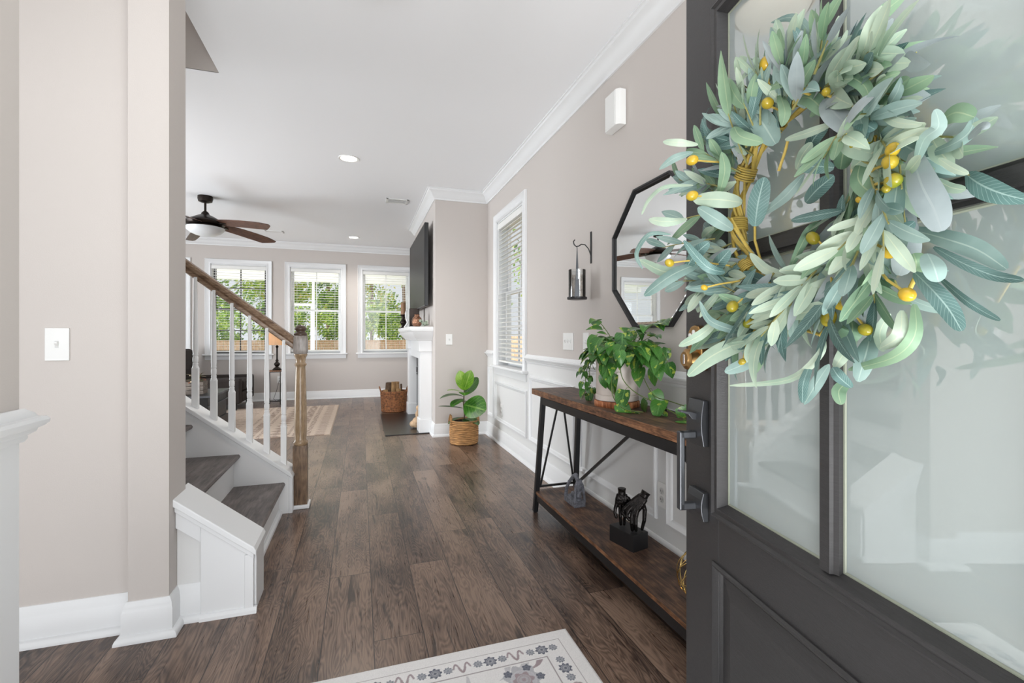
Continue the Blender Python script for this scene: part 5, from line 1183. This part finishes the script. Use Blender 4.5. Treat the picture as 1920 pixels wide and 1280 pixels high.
rug('living_room_rug', -3.38, -.325, 5.633, 7.963, .010, 400, 310, living, 'large tan living room rug with faded brown stripes beneath the ceiling fan', .01)

# ------------------------------------------------------------------ the garden behind the windows
M['grass'] = mat('lawn', (112, 128, 68), .95, bump=.8, bscale=40, var=.35, vscale=3)
GZ = -.85
tag(MB().add([(-40, 9.1, GZ), (45, 9.1, GZ), (45, 60, GZ), (-40, 60, GZ)], [(0, 1, 2, 3)]).build('lawn_ground', M['grass']), None, None, None, 'structure')
bpy.data.objects['lawn_ground'].name = 'ground'
tag(MB().box(1.56, 14, -6, 9.05, GZ, GZ+.005).build('ground', M['grass']), None, None, None, 'structure')
pm = MB(); pm.box(-4.8, 2.2, 9.03, 12.0, -.16, -.06); st(pm.build('porch_floor', mat('porch_concrete', (170, 166, 160), .9, var=.1, vscale=4)))
pr_ = MB(); pr_.box(-5.2, 2.4, 9.03, 12.1, 2.56, 2.75); pr_.box(-5.2, 2.4, 11.95, 12.08, 2.40, 2.56); st(pr_.build('porch_ceiling', M['trim']))
pp = thing('porch_screen_door', 'white framed screen door on the back porch seen through the middle window', 'screen door', (-1.07, 12.0, -.06))
q = MB(); q.box(-.03, .03, -.03, .03, 0, 2.46); q.box(-.52, -.03, -.02, .02, 1.88, 1.94); q.box(-.06, -.03, -.02, .02, 0, 1.88); q.box(-.56, -.52, -.02, .02, 0, 1.94); q.build('frame', M['trim'], pp)
fe = thing('garden_fence', 'long pale wooden board fence across the back garden', 'fence', (0, 24, GZ))
M['fence'] = wood('fence_boards', (176, 138, 112), (206, 168, 140), (224, 190, 164), 'z', 1, .9, 1)
fm_ = MB(); x = -22
while x < 14: fm_.box(x, x+.145, 0, .02, .05, 1.72+.012*math.sin(x*7)); x += .155
fm_.build('boards', M['fence'], fe); MB().box(-22, 14, -.03, .05, 1.72, 1.76).build('cap_rail', M['fence'], fe)
pk = MB()
for x in np.arange(-22, 14, 2.4): pk.box(x-.05, x+.05, .02, .12, 0, 1.72)
pk.build('fence_posts', M['fence'], fe)
f2 = thing('side_fence', 'tan board fence outside the right wall window', 'fence', (4.6, 0, GZ)); fm_ = MB(); y = 1.0
while y < 23.7: fm_.box(0, .02, y, y+.145, .05, 1.95); y += .155
fm_.build('boards', M['fence'], f2)
LG = [leaf_mat('garden_leaf_%s' % n, a, b_, b_, .6, .45, None, 0) for n, a, b_ in (('lime', (168, 194, 76), (216, 228, 128)), ('green', (112, 150, 62), (170, 200, 100)), ('deep', (76, 112, 60), (120, 156, 86)), ('gold', (206, 196, 84), (232, 218, 130)))]
M['pine'] = mat('pine_bark', (150, 124, 108), .9, bump=.6, bscale=8, var=.25, vscale=3)
def tree(i, x, y, h, cr, kind, label, trunk_r=.12, low=None, nleaf=1500, ls=.16, group='trees behind the garden fence'):
    r_ = random.Random(100+i); t = thing('garden_tree' if kind != 's' else 'garden_shrub', label, 'tree' if kind != 's' else 'shrub', (x, y, GZ), 0, group)
    if kind != 's': MB().tube([(0, 0, 0), (.05, 0, h*.4), (-.04, .03, h*.75), (0, 0, h)], [trunk_r, trunk_r*.85, trunk_r*.6, trunk_r*.25], 10).build('trunk', M['pine'], t, smooth=60)
    low = h*.35 if low is None else low; mb = MB(); cl = [(r_.gauss(0, cr*.5), r_.gauss(0, cr*.4), r_.uniform(low, h)) for _ in range(26)]
    for k in range(nleaf):
        c = r_.choice(cl); p = Vector((c[0]+r_.gauss(0, cr*.22), c[1]+r_.gauss(0, cr*.22), max(.1, c[2]+r_.gauss(0, cr*.2))))
        d = Vector((r_.gauss(0, 1), r_.gauss(0, 1), r_.gauss(0, .7))).normalized(); u = d.orthogonal().normalized(); v = d.cross(u); L = ls*r_.uniform(.6, 1.3)
        mb.add([p-u*L*.5, p+v*L*.3, p+u*L*.5, p-v*L*.3], [(0, 1, 2, 3)], r_.choice({'l': [0, 0, 1, 3], 'g': [1, 1, 2, 0], 'd': [2, 2, 1], 's': [0, 1, 1, 2]}[kind]), [(0, 0), (.2, .3), (0, .9), (.8, .3)])
    mb.build('foliage', LG, t)
TR = [(-7.6, 28, 9, 1.7, 'g'), (-5.2, 33.5, 11, 1.5, 'd'), (-3.9, 28, 8, 1.5, 'l'), (-2.2, 35, 12, 1.4, 'd'), (-1.0, 28.5, 7.5, 1.3, 'g'), (.7, 33, 10, 1.6, 'l'), (2.4, 28, 9, 1.6, 'g')]
names = ['broad green tree behind the fence at the left edge of the left back window', 'tall dark pine rising far behind the fence in the left back window', 'lime green tree behind the fence between the left and middle back windows', 'tall thin pine far behind the fence in the middle back window', 'green tree behind the fence in the right half of the middle back window', 'golden lime tree behind the fence in the left half of the mantel window', 'bushy green tree at the right edge of the window beside the mantel']
for i, (x, y, h, c, k) in enumerate(TR): tree(i, x, y, h, c, k, names[i], .16 if k == 'd' else .12, 1.8 if k != 'd' else 3.5, 3200, ls=.24)
sn = ['shrub behind the fence at the far left, mostly hidden by the staircase wall', 'shrub behind the fence low in the left back window', 'shrub behind the fence at the right edge of the left back window', 'shrub behind the fence low in the left half of the middle back window', 'shrub behind the fence right of the newel post in the middle window', 'shrub behind the fence in the left half of the window beside the mantel', 'shrub behind the fence next to the candlestick on the mantel']
for i, x in enumerate((-7.4, -5.9, -4.4, -2.9, -1.4, .1, 1.6)): tree(40+i, x, 25.0, 3.3+.6*math.sin(i*3.1), .62, 's', 'leafy green '+sn[i], nleaf=1100, low=1.2, ls=.15, group='shrubs behind the garden fence')
tree(70, 6.6, 11.5, 7.5, 1.5, 'l', 'pale green tree outside the right wall window', .12, 1.5, 1800, .14, 'trees beside the house'); tree(71, 7.2, 16, 8.5, 1.8, 'g', 'green tree further back outside the right wall window', .14, 1.8, 1500, .16, 'trees beside the house')
